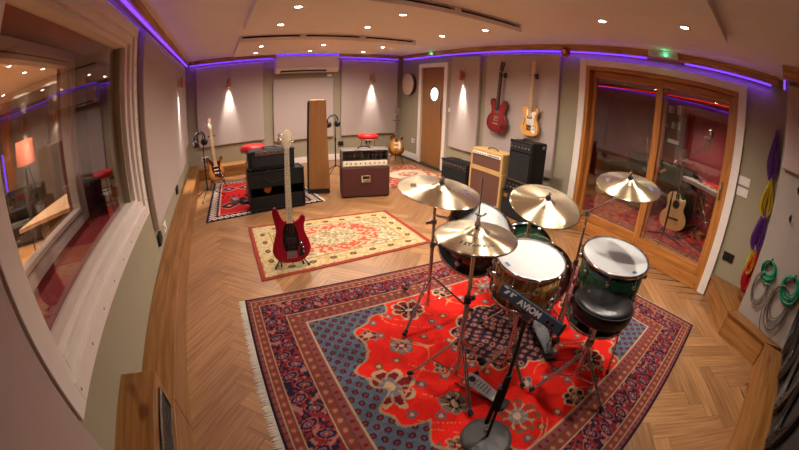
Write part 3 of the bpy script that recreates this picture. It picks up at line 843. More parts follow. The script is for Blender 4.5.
def guitar(kind, name, label, mtx, body_m, neck_m='maple', fb_m='rosewd', head_m=None, group=None):
    t = thing(name, label, 'guitar' if kind != 'bass' else 'bass guitar', mtx=mtx, group=group)
    P = dict(bass=([(a * 1.12, b) for a, b in BASSB], .042, .52, 1.02, 1.15, .058, .30), strat=(STRATB, .042, .42, .86, .97, .056, .26), lp=(LPB, .050, .44, .85, .99, .054, .25), tele=(TELEB, .042, .42, .85, .97, .055, .24),
             semi=(SEMIB, .046, .44, .87, 1.02, .054, .24), aco=(ACOB, .10, .50, .92, 1.06, .054, .29))[kind]
    out, th, _, nut, top, fw, fb0 = P
    so = smooth_closed(out, 3)
    b = obj('body', MB().prism(so, 0, th, 0, .006 if kind == 'bass' else .005), body_m, t)
    zt = th
    n0 = {'bass': .44, 'strat': .30, 'lp': .33, 'tele': .31, 'semi': .37, 'aco': .47}[kind]
    zl = zt + (.012 if kind in ('lp', 'semi', 'aco') else .006)
    mb = MB()
    hw0, hw1 = fw / 2, .021
    mb.add([(-hw0, n0 - .05, zl - .024), (hw0, n0 - .05, zl - .024), (hw1, nut, zl - .02), (-hw1, nut, zl - .02), (-hw0, n0 - .05, zl), (hw0, n0 - .05, zl), (hw1, nut, zl), (-hw1, nut, zl)],
           [(0, 3, 2, 1), (4, 5, 6, 7), (0, 1, 5, 4), (1, 2, 6, 5), (2, 3, 7, 6), (3, 0, 4, 7)])
    obj('neck', mb, neck_m, t, .004)
    mb = MB()
    f0 = n0 - (.06 if kind != 'bass' else .07)
    mb.add([(-hw0, f0, zl), (hw0, f0, zl), (hw1, nut, zl), (-hw1, nut, zl), (-hw0, f0, zl + .006), (hw0, f0, zl + .006), (hw1, nut, zl + .006), (-hw1, nut, zl + .006)],
           [(0, 3, 2, 1), (4, 5, 6, 7), (0, 1, 5, 4), (1, 2, 6, 5), (2, 3, 7, 6), (3, 0, 4, 7)])
    scale = nut - {'bass': .10, 'strat': .11, 'lp': .13, 'tele': .09, 'semi': .16, 'aco': .13}[kind]
    br = nut - scale
    for k in range(1, 22):
        y = nut - scale * (1 - 2 ** (-k / 12))
        if y < f0 + .005: break
        w = hw1 + (hw0 - hw1) * (nut - y) / (nut - f0)
        mb.box(-w, y - .001, zl + .005, w, y + .001, zl + .0072, 1)
    for k in (3, 5, 7, 9, 12, 15, 17, 19):
        y = nut - scale * (1 - 2 ** (-(k - .5) / 12))
        if y > f0 + .01: mb.box(-.0035, y - .0035, zl + .005, .0035, y + .0035, zl + .0066, 2)
    fbo = obj('fretboard', mb, [fb_m, 'steel', 'black' if fb_m != 'rosewd' else 'pearl'], t)
    # headstock
    if kind == 'bass': hs = [(-.021, 0), (-.03, .03), (-.045, .045), (-.042, .11), (-.03, .14), (-.005, .165), (.025, .16), (.04, .135), (.035, .09), (.045, .05), (.03, .02), (.021, 0)]
    elif kind in ('strat', 'tele'): hs = [(-.021, 0), (-.04, .03), (-.043, .05), (-.036, .14), (-.02, .175), (.012, .185), (.034, .165), (.028, .135), (.012, .11), (.026, .04), (.021, 0)]
    elif kind == 'aco': hs = [(-.021, 0), (-.03, .02), (-.038, .14), (-.01, .15), (.01, .15), (.038, .14), (.03, .02), (.021, 0)]
    else: hs = [(-.021, 0), (-.032, .02), (-.042, .12), (-.03, .15), (-.012, .145), (0, .152), (.012, .145), (.03, .15), (.042, .12), (.032, .02), (.021, 0)]
    hb = MB(); hb.T = Matrix.Translation((0, nut, zl - .010)) @ Matrix.Rotation(math.radians(-8 if kind in ('lp', 'semi', 'aco') else -2), 4, 'X')
    hb.prism(hs, -.008, .008, 0, .002)
    h = obj('headstock', hb, head_m or neck_m, t)
    obj('nut', bx(-.021, nut - .003, zl, .021, nut + .002, zl + .009), 'pearl', t)
    if kind == 'bass': pg = [(-.042, .05), (-.040, .085), (-.036, .12), (.038, .06)]
    elif kind in ('strat', 'tele'): pg = [(-.038, .035 + .023 * k) for k in range(6)]
    else: pg = [(s * .036, .03 + .036 * k) for s in (-1, 1) for k in range(3)]
    for (px, py) in pg:
        s = -1 if px < 0 else 1
        m_ = MB(); m_.T = hb.T
        m_.tube((px * .7, py, .008), (px * .7, py, .018), .004); m_.tube((px, py, -.002), (px + s * .022, py, -.002), .003)
        T0 = m_.T; m_.T = T0 @ Matrix.Translation((px + s * .028, py, -.002)); m_.sphere((0, 0, 0), .017 if kind == 'bass' else .009, 10, 0, (.8, 1, .4)); m_.T = T0
        obj('tuning_peg', m_, 'chrome', t)
    # strings
    ns = 4 if kind == 'bass' else 6
    mb = MB(); zs = zl + .010
    for k in range(ns):
        f = (k / (ns - 1) - .5)
        mb.tube((f * .055, br, zs + .002), (f * .034, nut, zs), .0011 if kind == 'bass' else .0006, None, 4)
        py = pg[k][1] if kind != 'bass' else pg[k][1]
        mb.tube((f * .034, nut, zs), (f * .03, nut + py * .95, zl + .002), .0009 if kind == 'bass' else .0005, None, 4)
    obj('strings', mb, 'string', t)
    # furniture of the body
    if kind == 'bass':
        o2 = smooth_closed([(-.015, .085), (.035, .09), (.065, .14), (.072, .22), (.062, .30), (.035, .355), (-.03, .365), (-.062, .32), (-.075, .24), (-.07, .16), (-.05, .105)], 4)
        obj('pickguard', MB().prism(o2, zt + .0003, zt + .003), plain('bass_black_guard', srgb(12, 12, 14), .15, coat=.6), t)
        obj('pickup', MB().box(-.05, .185, zt + .003, .05, .235, zt + .011), 'black', t, .004)
        br_ = obj('bridge', MB().box(-.045, .06, zt, .045, .115, zt + .014).box(-.048, .045, zt, .048, .062, zt + .008), 'chrome', t, .002)
        cp = smooth_closed([(.06, .06), (.10, .06), (.125, .10), (.118, .15), (.10, .21), (.086, .2), (.085, .15), (.07, .10)], 4)
        obj('control_plate', MB().prism(cp, zt + .0003, zt + .003), 'black', t)
        for (kx, ky) in ((.092, .185), (.105, .145), (.108, .105)):
            obj('knob', MB().at((kx, ky, zt + .003)).lathe([(.012, 0), (.012, .012), (.010, .016), (0.0001, .016)], 16), 'chrome', t)
        obj('strap_button', MB().at((0, -.002, th / 2), rx=PI / 2).lathe([(.004, 0), (.004, .01), (.008, .012), (.008, .015), (0.0001, .015)], 12), 'chrome', t)
    elif kind in ('strat', 'tele'):
        if kind == 'strat': o2 = [(.0, .07), (.05, .055), (.105, .06), (.115, .10), (.09, .15), (.07, .20), (.085, .26), (.10, .33), (.06, .325), (.03, .31), (-.03, .31), (-.06, .345), (-.10, .38), (-.105, .33), (-.075, .27), (-.075, .2), (-.05, .13)]
        else: o2 = [(.02, .10), (.05, .06), (.10, .04), (.115, .07), (.10, .14), (.075, .2), (.085, .26), (.105, .33), (.06, .335), (.03, .32), (-.03, .33), (-.04, .36), (-.065, .35), (-.06, .27), (-.05, .17)]
        obj('pickguard', MB().prism(smooth_closed(o2, 3), zt + .0003, zt + .0025), 'pearl' if kind == 'tele' else plain('tortoise_guard', srgb(64, 22, 14), .2, var=.5, sc=60), t)
        pk = ((.135, .02), (.19, 0), (.25, 0)) if kind == 'strat' else ((.13, 0), (.255, 0))
        for (py, tw) in pk:
            m_ = MB().at((0, py, zt + .0025), rz=-tw * 8)
            if kind == 'strat': m_.box(-.04, -.01, 0, .04, .01, .007); obj('pickup', m_, 'cream', t, .003)
            else: m_.box(-.042, -.02, 0, .042, .02, .008); obj('pickup', m_, 'chrome', t, .003)
        obj('bridge', MB().box(-.04, .075, zt, .04, .105, zt + .01), 'chrome', t, .002)
        for (kx, ky) in ((.075, .13), (.085, .10), (.095, .07)) if kind == 'strat' else ((.09, .10), (.085, .145)):
            obj('knob', MB().at((kx, ky, zt + .0025)).lathe([(.009, 0), (.008, .012), (0.0001, .013)], 12), 'cream' if kind == 'strat' else 'chrome', t)
        if kind == 'tele':
            f_ = smooth_closed([(-.105, .13), (-.098, .16), (-.085, .20), (-.09, .235), (-.098, .235), (-.096, .2), (-.108, .165), (-.115, .135)], 3)
            obj('sound_hole', MB().prism(f_, zt + .0002, zt + .001), 'black', t)
    elif kind in ('lp', 'semi'):
        dy = 0 if kind == 'lp' else .05
        for py in (.165 + dy, .255 + dy):
            obj('pickup', MB().box(-.044, py - .022, zt, .044, py + .022, zt + .010), 'chrome' if kind == 'semi' else 'cream', t, .003)
        obj('bridge', MB().box(-.045, .115 + dy, zt, .045, .128 + dy, zt + .014), 'chrome', t, .002)
        obj('tailpiece', MB().box(-.05, .07 + dy, zt + .002, .05, .082 + dy, zt + .014), 'chrome', t, .003)
        gx = smooth_closed([(.05, .12 + dy), (.085, .14 + dy), (.085, .25 + dy), (.07, .29 + dy), (.05, .27 + dy)], 3)
        if kind == 'lp': obj('pickguard', MB().prism(gx, zt + .004, zt + .006), 'cream', t)
        for (kx, ky) in ((.08, .08), (.105, .115), (.115, .06), (.135, .095)):
            obj('knob', MB().at((kx * (1.1 if kind == 'semi' else 1), ky + dy * .5, zt)).lathe([(.012, 0), (.010, .014), (0.0001, .015)], 12), M['amberk'] if kind == 'lp' else 'black', t)
        if kind == 'semi':
            for s in (-1, 1):
                f_ = smooth_closed([(s * .125, .17), (s * .118, .2), (s * .105, .24), (s * .11, .285), (s * .12, .285), (s * .117, .24), (s * .13, .2), (s * .138, .175)], 3)
                obj('sound_hole', MB().prism(f_, zt + .0002, zt + .001), 'black', t)
    else:
        obj('sound_hole', MB().at((0, .335, zt + .0003)).lathe([(.047, 0), (.047, .0008)], 32), 'black', t)
        obj('rosette', MB().at((0, .335, zt + .0002)).lathe([(.049, 0), (.056, 0), (.056, .001), (.049, .001)], 32, caps=False), 'rosewd', t)
        obj('bridge', MB().box(-.075, .135, zt, .075, .16, zt + .009), 'rosewd', t, .004)
    return t
M['amberk'] = plain('amber_knob', srgb(150, 96, 40), .2)

def guitar_mtx(base, facing, lean, spin=0.0):
    # guitar standing at base, top facing direction angle 'facing' (radians from +x), leaning back by 'lean'
    f = Vector((math.cos(facing), math.sin(facing), 0))
    up = Vector((0, 0, 1))
    y = (up * math.cos(lean) - f * math.sin(lean)); z = (f * math.cos(lean) + up * math.sin(lean)); x = y.cross(z)
    R = Matrix((x, y, z)).transposed().to_4x4() @ Matrix.Rotation(spin, 4, 'Z')
    R.translation = Vector(base)
    return R

def guitar_stand(label, x, y, facing, h=.62, tall=False, cz=.12):
    t = thing('guitar_stand', label, 'guitar stand', (x, y, 0.009), facing + PI / 2, 'guitar stands on the floor')
    # local: -y is the side the guitar faces
    for s in (-1, 1):
        obj('leg', MB().path([(s * .02, .10, cz + .15), (s * .10, .03, cz + .01), (s * .155, -.06, .008)], .008), 'black', t)
        obj('foot', MB().path([(s * .158, -.075, .008), (s * .152, -.045, .008)], .0085), 'rubber', t)
        obj('cradle_arm', MB().path([(s * .10, .03, cz), (s * .10, -.07, cz), (s * .10, -.115, cz + .005), (s * .10, -.118, cz + .035)], .008), 'rubber', t)
    obj('rear_leg', MB().path([(0, .11, cz + .15), (0, .26, .008)], .008), 'black', t)
    obj('cross_bar', MB().tube((-.10, .034, cz + .004), (.10, .034, cz + .004), .007), 'black', t)
    if tall:
        obj('upright', MB().path([(0, .105, cz + .13), (0, .13, .5), (0, .20, h)], .008), 'black', t)
        obj('neck_yoke', MB().path([(-.062, .08, h), (-.060, .13, h), (-.045, .20, h), (.045, .20, h), (.060, .13, h), (.062, .08, h)], .008), 'rubber', t)
    return t

# ================================================================== AMPLIFIERS
def spk(mb_loc, r, facing_parent, name='speaker'): pass

def amp_box(t, w, d, h, mat, bev=.012, name='cabinet', z0=0.0):
    return obj(name, MB().box(-w / 2, 0, z0, w / 2, d, z0 + h), mat, t, bev)   # front face is y = 0, facing -y

def handle(t, y, z, w=.16, mat='black'):
    return obj('handle', MB().path(smooth_open([(-w / 2, y, z), (-w / 2 + .02, y, z + .022), (0, y, z + .032), (w / 2 - .02, y, z + .022), (w / 2, y, z)], 4), .008, 8), mat, t)

def corners(t, w, d, h, r=.018, mat='black'):
    for sx in (-1, 1):
        for zz in (0, h):
            obj('corner_cap', MB().sphere((sx * (w / 2 - r * .55), r * .55, (r * .55 if zz == 0 else h - r * .55)), r, 10), mat, t)
# ================================================================== PLACED GUITARS
R_ = math.radians
bassred = burst('candy_red', srgb(176, 16, 46), srgb(110, 6, 26), .05, .34, 0, .22, 1, .7, .35)
guitar('bass', 'bass_guitar', 'red electric bass with black pickguard and pale maple neck, standing on the cream rug', guitar_mtx((.518, 2.875, .05), R_(-97), R_(9), R_(-2)), bassred, 'maplew', 'maplew', 'maplew')
guitar_stand('low black stand holding up the red bass', .516, 2.912, R_(-97), cz=.040)
strat = burst('strat_burst', srgb(206, 140, 60), srgb(90, 40, 16), .09, .17, 0, .2, 1, .8)
guitar('strat', 'electric_guitar', 'sunburst solid-body guitar with white pickguard in the far left corner', guitar_mtx((-.13, 6.13, .14), R_(-72), R_(11), R_(.8)) @ Matrix.Scale(1.06, 4), strat, 'maple', 'maple', 'maple')
guitar_stand('tall black stand holding the sunburst guitar in the far left corner', -.135, 6.17, R_(-72), .90, True, cz=.122).location.z = .0135
lpm = burst('honey_burst', srgb(204, 142, 52), srgb(76, 34, 14), .07, .15, 0, .2, 1, .8)
guitar('lp', 'electric_guitar', 'honey sunburst single-cut guitar on a stand beside the brown door', guitar_mtx((3.46, 6.32, .20), R_(-116), R_(10)), lpm, 'rosewd', 'rosewd', 'rosewd')
guitar_stand('black stand holding the honey sunburst single-cut guitar by the door', 3.477, 6.355, R_(-116), .90, True, cz=.17)
telem = wood('amber_ash', srgb(214, 150, 70), srgb(232, 178, 96), (8, 1, 8), 3, .2, coat=.8)
semim = burst('cherry_red', srgb(150, 22, 20), srgb(86, 10, 14), .05, .25, 0, .25, 1, .8)
def on_wall(y, z, x, spin=0.0):
    # wall-hung: top faces the room; x = distance of the guitar back from wall frame plane
    m = RW @ Matrix(((0, 0, -1, x), (-1, 0, 0, y), (0, 1, 0, z), (0, 0, 0, 1))) @ Matrix.Rotation(spin, 4, 'Z')
    return m
guitar('semi', 'electric_guitar', 'cherry red double-cutaway hollow guitar hanging on the grey wall panel', on_wall(3.925, .99, -.065, R_(-4.5)) @ Matrix.Scale(1.10, 4), semim, 'rosewd', 'rosewd', 'rosewd', 'guitars hung on the wall')
guitar('tele', 'electric_guitar', 'amber single-cut guitar with pearl pickguard hanging on the grey wall panel', on_wall(3.225, 1.05, -.065, R_(-1)) @ Matrix.Scale(1.04, 4), telem, 'maple', 'maple', 'maple', 'guitars hung on the wall')
def hanger(label, y, z):
    t = thing('guitar_hanger', label, 'wall hanger', mtx=RW @ Matrix.Translation((-.012, y, z)), group='guitar wall hangers')
    obj('wall_plate', bx(-.014, -.03, -.04, 0, .03, .04), 'rosewd', t, .005)
    obj('hook', MB().path([(-.014, 0, 0), (-.05, 0, .0)], .006), 'black', t)
    obj('yoke', MB().path([(-.11, -.032, .012), (-.09, -.034, 0), (-.05, -.028, 0), (-.05, .028, 0), (-.09, .034, 0), (-.11, .032, .012)], .007), 'rubber', t)
    return t
hanger('black wall hanger holding the cherry red guitar', 3.862, 1.90)
hanger('black wall hanger holding the amber single-cut guitar', 3.211, 1.91)

# ================================================================== AMPLIFIERS
def knobs(t, n, x0, x1, y, z, mat='black', r=.008, name='knob'):
    for i in range(n):
        x = x0 + (x1 - x0) * i / max(1, n - 1)
        obj(name, MB().at((x, y, z), rx=PI / 2).lathe([(r, 0), (r * .85, .014), (0.0001, .015)], 12), mat, t)

# black open-backed cabinet + black head
t = thing('speaker_cabinet', 'black open-backed speaker cabinet with an orange-centred speaker, under the black amplifier head', 'speaker cabinet', (.70, 4.51, .0195))
mb = MB(); w, d, h = .76, .30, .53
mb.box(-w / 2, 0, 0, -w / 2 + .02, d, h); mb.box(w / 2 - .02, 0, 0, w / 2, d, h); mb.box(-w / 2, 0, h - .02, w / 2, d, h); mb.box(-w / 2, 0, 0, w / 2, d, .02)
mb.box(-w / 2 + .02, d - .02, .02, w / 2 - .02, d - .001, h - .02)
obj('cabinet', mb, 'tolex', t, .004)
mb = MB(); mb.box(-w / 2 + .02, .012, h - .22, w / 2 - .02, .025, h - .02); mb.box(-w / 2 + .02, .012, .02, w / 2 - .02, .025, .19)
obj('back_board', mb, 'tolex', t, .003)
mb = MB().at((-.12, .262, .26), rx=PI / 2); mb.lathe([(.14, 0), (.135, .02), (.06, .09), (.058, .13), (.0001, .13)], 32)
s_ = obj('speaker', mb, 'steel', t)
mb = MB().at((-.12, .125, .26), rx=PI / 2); mb.lathe([(.055, 0), (.055, .03), (.045, .034), (.0001, .034)], 24)
obj('orange_magnet_label', mb, plain('orange_label', srgb(190, 106, 44), .5), s_)
mb = MB().at((.2, .262, .26), rx=PI / 2); mb.lathe([(.14, 0), (.135, .02), (.06, .09), (.058, .12), (.0001, .12)], 32)
obj('speaker', mb, 'tolex', t)
corners(t, w, d, h, .02, 'black')
t = thing('amplifier_head', 'black amplifier head on top of the black open-backed cabinet', 'amplifier', (.655, 4.525, .568))
obj('cabinet', MB().box(-.31, .02, 0, .31, .26, .25), 'tolex', t, .01)
obj('rear_panel', bx(-.27, .008, .04, .27, .02, .2), 'grille', t, .003)
obj('chassis', bx(-.22, .0, .19, .22, .012, .24), 'steel', t, .002)
knobs(t, 5, -.18, .18, 0.0, .215, 'black', .009, 'socket')
handle(t, .13, .25, .2); corners(t, .62, .26, .25, .016)
t2 = obj('power_cable', MB().path(smooth_open([(-.13, -.012, .60), (-.10, -.012, .56), (-.18, -.012, .49), (-.05, -.012, .40), (.1, -.012, .44), (.2, -.012, .47), (.27, -.012, .545)]), .006, 6), 'rubber'); t2.location = (.7, 4.500, 0); tag(t2, 'black cable draped over the open back of the black cabinet', 'cable')

# maroon cabinet with valve head
MR = Matrix.Translation((1.98, 4.49, 0)) @ Matrix.Rotation(R_(-14), 4, 'Z')
t = thing('speaker_cabinet', 'maroon speaker cabinet with a silver handle plate, under the valve amplifier', 'speaker cabinet', mtx=MR)
mar = plain('maroon_vinyl', srgb(70, 30, 27), .5, var=.12, sc=120, bmp=.15)
obj('cabinet', MB().box(-.35, 0, .015, .35, .30, .45), mar, t, .014)
obj('handle_plate', MB().box(-.065, -.006, .23, .065, 0, .33), 'chrome', t, .003)
obj('handle', MB().path([(-.04, -.006, .25), (-.035, -.022, .25), (.035, -.022, .25), (.04, -.006, .25)], .007).box(-.05, -.009, .275, .05, -.006, .32), 'black', t)
for sx in (-1, 1):
    for sy in (.05, .25): obj('foot', MB().at((sx * .3, sy, 0)).lathe([(.018, 0), (.018, .016)], 12), 'rubber', t)
mar2 = plain('dull_grey_case', srgb(120, 112, 104), .4, .5)
t = thing('valve_amplifier', 'valve amplifier with cream control strip and glowing glass tubes behind a grille', 'amplifier', mtx=MR @ Matrix.Translation((-.01, 0, .452)))
mb = MB(); w = .68
mb.box(-w / 2, .0, 0, w / 2, .26, .03); mb.box(-w / 2, 0, .235, w / 2, .26, .25); mb.box(-w / 2, 0, .03, -w / 2 + .02, .26, .235); mb.box(w / 2 - .02, 0, .03, w / 2, .26, .235); mb.box(-w / 2, .245, .03, w / 2, .26, .235)
obj('cabinet', mb, mar2, t, .005)
obj('control_panel', bx(-.318, -.004, .02, .318, .01, .095), 'cream', t, .002)
knobs(t, 9, -.27, .27, -.004, .058, 'black', .010)
obj('chassis', bx(-.318, .04, .03, .318, .22, .10), 'steel', t)
tg = glassmat('tube_glass', (.95, .9, .85, 1), 1.5)
for k, x in enumerate((-.22, -.15, -.02, .06, .18, .25)):
    big = k in (2, 3)
    m_ = MB().at((x, .11, .10)); r = .022 if big else .016; m_.lathe([(r * .8, 0), (r, .02), (r, .09 if big else .07), (r * .5, .11 if big else .085), (.0001, .112 if big else .088)], 16)
    v_ = obj('valve', m_, tg, t)
    obj('valve_plate', MB().box(x - r * .5, .105, .11, x + r * .5, .115, .17), 'steel', v_)
obj('transformer', bx(.10, .07, .10, .15, .15, .19), 'black', t, .004); obj('transformer', bx(-.31, .07, .10, -.26, .15, .19), 'black', t, .004)
mb = MB()
for k in range(5): mb.box(-.30 + k * .15 - .001, .012, .10, -.30 + k * .15 + .001, .014, .235)
mb.box(-.318, .0115, .17, .318, .0135, .174)
obj('front_grille', mb, 'steel', t)
handle(t, .13, .25, .18, 'rubber')

# right wall amps, all facing the room (local -y -> -x)
def facing_room(x, y, z, extra=0.0): return Matrix.Translation((x, y, z)) @ Matrix.Rotation(R_(-90 + extra), 4, 'Z')
t = thing('combo_amplifier', 'low black combo amplifier between the brown door and the tweed stack', 'amplifier', mtx=facing_room(3.40, 4.31, 0, 4))
obj('cabinet', MB().box(-.31, .012, .015, .31, .25, .47), 'tolex', t, .012)
obj('grille', bx(-.29, .0, .04, .29, .012, .36), 'grille', t, .003)
obj('control_panel', bx(-.29, -.0, .375, .29, .012, .44), plain('dark_panel', srgb(44, 42, 42), .35), t, .003)
obj('silver_stripe', bx(-.29, -.003, .362, .29, .0, .37), 'steel', t)
knobs(t, 8, -.24, .24, 0, .408, 'steel', .009); handle(t, .12, .47, .2); corners(t, .62, .25, .47, .018)
tweed = plain('tweed_cloth', srgb(186, 150, 90), .8, var=.12, sc=180, bmp=.2)
oxb = plain('oxblood_grille', srgb(96, 60, 46), .9, var=.25, sc=260, bmp=.25)
def tweedbox(kind, label, x, y, z, w, d, h):
    t = thing(kind, label, 'amplifier' if 'head' in kind else 'speaker cabinet', mtx=facing_room(x, y, z))
    mb = MB(); b = .035
    mb.box(-w / 2, .01, 0, w / 2, d, h)
    mb.box(-w / 2, 0, 0, -w / 2 + b, .01, h); mb.box(w / 2 - b, 0, 0, w / 2, .01, h); mb.box(-w / 2 + b, 0, 0, w / 2 - b, .01, b * .8); mb.box(-w / 2 + b, 0, h - b, w / 2 - b, .01, h)
    obj('cabinet', mb, tweed, t, .006)
    return t
t = tweedbox('speaker_cabinet', 'tweed speaker cabinet with brown grille, under the tweed amplifier head', 3.33, 3.51, .0, .66, .29, .52)
obj('grille', bx(-.295, .004, .03, .295, .0095, .482), oxb, t)
t = tweedbox('amplifier_head', 'tweed amplifier head with brown grille and white name strip', 3.33, 3.51, .522, .64, .27, .27)
obj('grille', bx(-.285, .004, .03, .285, .0095, .19), oxb, t)
obj('control_strip', bx(-.285, -.004, .195, .285, .0095, .235), 'white', t, .002)
knobs(t, 6, -.25, -.02, -.004, .215, 'black', .006); handle(t, .13, .27, .2, 'rosewd')
mb = MB()
for k in range(9): mb.box(.03 + k * .026, -.0055, .205, .045 + k * .026, -.004, .225)
obj('name_strip', mb, 'black', t)
# black stack
t = thing('speaker_cabinet', 'black bass cabinet on the floor right of the tweed stack', 'speaker cabinet', mtx=facing_room(3.33, 2.83, 0))
obj('cabinet', MB().box(-.31, .012, .0, .31, .36, .36), 'tolex', t, .012)
obj('grille', bx(-.29, 0, .02, .29, .012, .34), 'grille', t, .003)
obj('gold_badge', bx(-.27, -.004, .26, -.20, 0, .31), plain('gold_badge', srgb(170, 140, 60), .3, .8), t, .002)
corners(t, .62, .36, .36, .02)
t = thing('amplifier_head', 'slim black amplifier head with a row of silver knobs, between black cabinet and black combo', 'amplifier', mtx=facing_room(3.33, 2.83, .362))
obj('cabinet', MB().box(-.29, .03, 0, .29, .33, .135), 'black', t, .006)
obj('front_panel', MB().add([(-.28, 0, .005), (.28, 0, .005), (.28, .03, .005), (-.28, .03, .005), (-.28, .02, .13), (.28, .02, .13), (.28, .03, .13), (-.28, .03, .13)], [(0, 3, 2, 1), (4, 5, 6, 7), (0, 1, 5, 4), (1, 2, 6, 5), (2, 3, 7, 6), (3, 0, 4, 7)]), M['black'], t)
knobs(t, 9, -.22, .22, .006, .05, 'steel', .010); knobs(t, 7, -.2, .2, .014, .095, 'steel', .006, 'button')
t = thing('combo_amplifier', 'tall black combo amplifier with a silver bottom edge on top of the black stack', 'amplifier', mtx=facing_room(3.33, 2.89, .4985))
obj('cabinet', MB().box(-.19, .012, .0, .19, .30, .53), 'tolex', t, .012)
obj('grille', bx(-.165, .0, .03, .165, .012, .38), 'grille', t, .003)
obj('control_panel', bx(-.17, .0, .40, .17, .012, .50), plain('dark_panel_2', srgb(38, 37, 38), .35), t, .003)
obj('silver_edge', MB().box(-.18, -.004, .008, .18, .012, .026).box(-.184, -.002, .026, -.172, .012, .5), 'steel', t, .002)
knobs(t, 6, -.14, .14, 0, .45, 'steel', .010); handle(t, .13, .53, .18); corners(t, .38, .30, .53, .02)
obj('side_latch', MB().box(.19, .2, .46, .196, .25, .50), 'steel', t, .002)

# ================================================================== GOBO, STOOLS, HEADPHONES, PEDALS
t = thing('acoustic_screen', 'tall tapered plywood acoustic screen with black edge, standing in the rear middle of the room', 'screen', (1.41, 4.95, .0125), R_(-15))
def taper(x0b, x1b, x0t, x1t, y0, y1, z0, z1, mi=0, mb=None):
    mb = mb or MB()
    return mb.add([(x0b, y0, z0), (x1b, y0, z0), (x1b, y1, z0), (x0b, y1, z0), (x0t, y0, z1), (x1t, y0, z1), (x1t, y1, z1), (x0t, y1, z1)],
                  [(0, 3, 2, 1), (4, 5, 6, 7), (0, 1, 5, 4), (1, 2, 6, 5), (2, 3, 7, 6), (3, 0, 4, 7)], mi)
obj('end_board', taper(-.15, .17, -.115, .125, 0, .02, .07, 1.40), 'ply', t, .002)
obj('side_panel', taper(-.178, -.152, -.145, -.117, .0, 1.0, .07, 1.385), plain('black_felt', srgb(28, 24, 24), .95, var=.2, sc=200), t, .003)
obj('side_panel', taper(.148, .17, .105, .125, .021, 1.0, .07, 1.385), 'ply', t, .003)
obj('end_board', taper(-.15, .147, -.115, .104, .98, 1.0, .07, 1.385), 'ply', t, .002)
obj('top_cap', MB().box(-.116, .021, 1.375, .104, .98, 1.39), 'ply', t, .002)
obj('plinth', bx(-.17, .02, 0, .16, .98, .069), 'black', t, .004)

def stool(label, loc, rz=0.0, group='red bar stools'):
    t = thing('bar_stool', label, 'stool', loc, rz, group)
    obj('seat', MB().lathe([(.165, .70), (.182, .715), (.187, .745), (.18, .78), (.16, .797), (.0001, .803)], 36), 'redvinyl', t)
    obj('seat_ring', MB().lathe([(.165, .695), (.188, .70), (.189, .718), (.165, .716)], 36, caps=False), 'chrome', t)
    for k in range(4):
        a = PI / 4 + k * PI / 2; c, s = math.cos(a), math.sin(a)
        obj('leg', MB().path([(.11 * c, .11 * s, .70), (.15 * c, .15 * s, .45), (.20 * c, .20 * s, .008)], .0105), 'chrome', t)
        obj('foot', MB().at((.20 * c, .20 * s, 0)).lathe([(.014, 0), (.014, .02)], 10), 'rubber', t)
    for z, r in ((.28, .178), (.52, .145)):
        obj('foot_ring', MB().path([(r * math.cos(PI * k / 16), r * math.sin(PI * k / 16), z) for k in range(32)], .008, 8, closed=True), 'chrome', t)
    return t
st = stool('red-topped chrome bar stool behind the black amplifiers', (.47, 5.25, .0125))
st2 = dup(st, 'red-topped chrome bar stool behind the maroon amplifier', (2.56, 5.72, .0135), .3); st2.scale = (.96, .96, .93)

def headphone_stand(label, lab2, x, y, z0, hz, rz, base_r=.0):
    t = thing('microphone_stand', label, 'stand', (x, y, z0), rz, 'black stands holding headphones')
    obj('pole', MB().tube((0, 0, .12), (0, 0, hz), .008).tube((0, 0, .12), (0, 0, hz * .6), .012), 'black', t)
    for k in range(3):
        a = k * 2 * PI / 3 + .4
        obj('leg', MB().path([(0, 0, .16), (.15 * math.cos(a), .15 * math.sin(a), .08), (.27 * math.cos(a), .27 * math.sin(a), .009)], .008), 'black', t)
        obj('foot', MB().at((.27 * math.cos(a), .27 * math.sin(a), 0)).lathe([(.011, 0), (.012, .02)], 10), 'rubber', t)
    obj('clutch', MB().at((0, 0, hz * .6)).lathe([(.016, -.03), (.018, 0), (.013, .04)], 14), 'black', t)
    obj('top_arm', MB().path([(0, 0, hz), (.02, -.03, hz + .012), (.05, -.11, hz + .02)], .007), 'black', t)
    p = thing('headphones', lab2, 'headphones', (x, y, z0 + hz + .03), rz, 'black headphones on stands'); p.scale = (1.2, 1.2, 1.2)
    band = [(.105 * math.cos(a), -.06, .012 - .0 + .105 * math.sin(a) - .105) for a in [PI * k / 14 for k in range(15)]]
    band = [(x_, y_, z_) for x_, y_, z_ in band]
    obj('headband', MB().path(band, .011, 8), 'black', p)
    for s in (-1, 1):
        c_ = obj('ear_cup', MB().at((s * .098, -.06, -.135), ry=s * PI / 2).lathe([(.032, -.03), (.048, -.018), (.05, .0), (.042, .018), (.0001, .022)], 24), 'black', p)
        obj('cup_plate', MB().at((s * .098, -.06, -.135), ry=s * PI / 2).lathe([(.026, .0205), (.026, .026), (.0001, .027)], 20), 'chrome', c_)
        obj('ear_pad', MB().at((s * .066, -.06, -.135), ry=PI / 2).lathe([(.02, -.012), (.04, -.012), (.046, 0), (.04, .012), (.02, .012)], 24), 'rubber', c_)
    return t
headphone_stand('black stand with headphones in the far left corner, by the sunburst guitar', 'black headphones with silver cup hanging in the far left corner', -.30, 5.60, .0125, 1.02, R_(-133))
headphone_stand('black stand with headphones between the plywood screen and the maroon amplifier', 'black headphones hanging beside the plywood screen', 2.08, 6.12, .0, 1.05, R_(200))

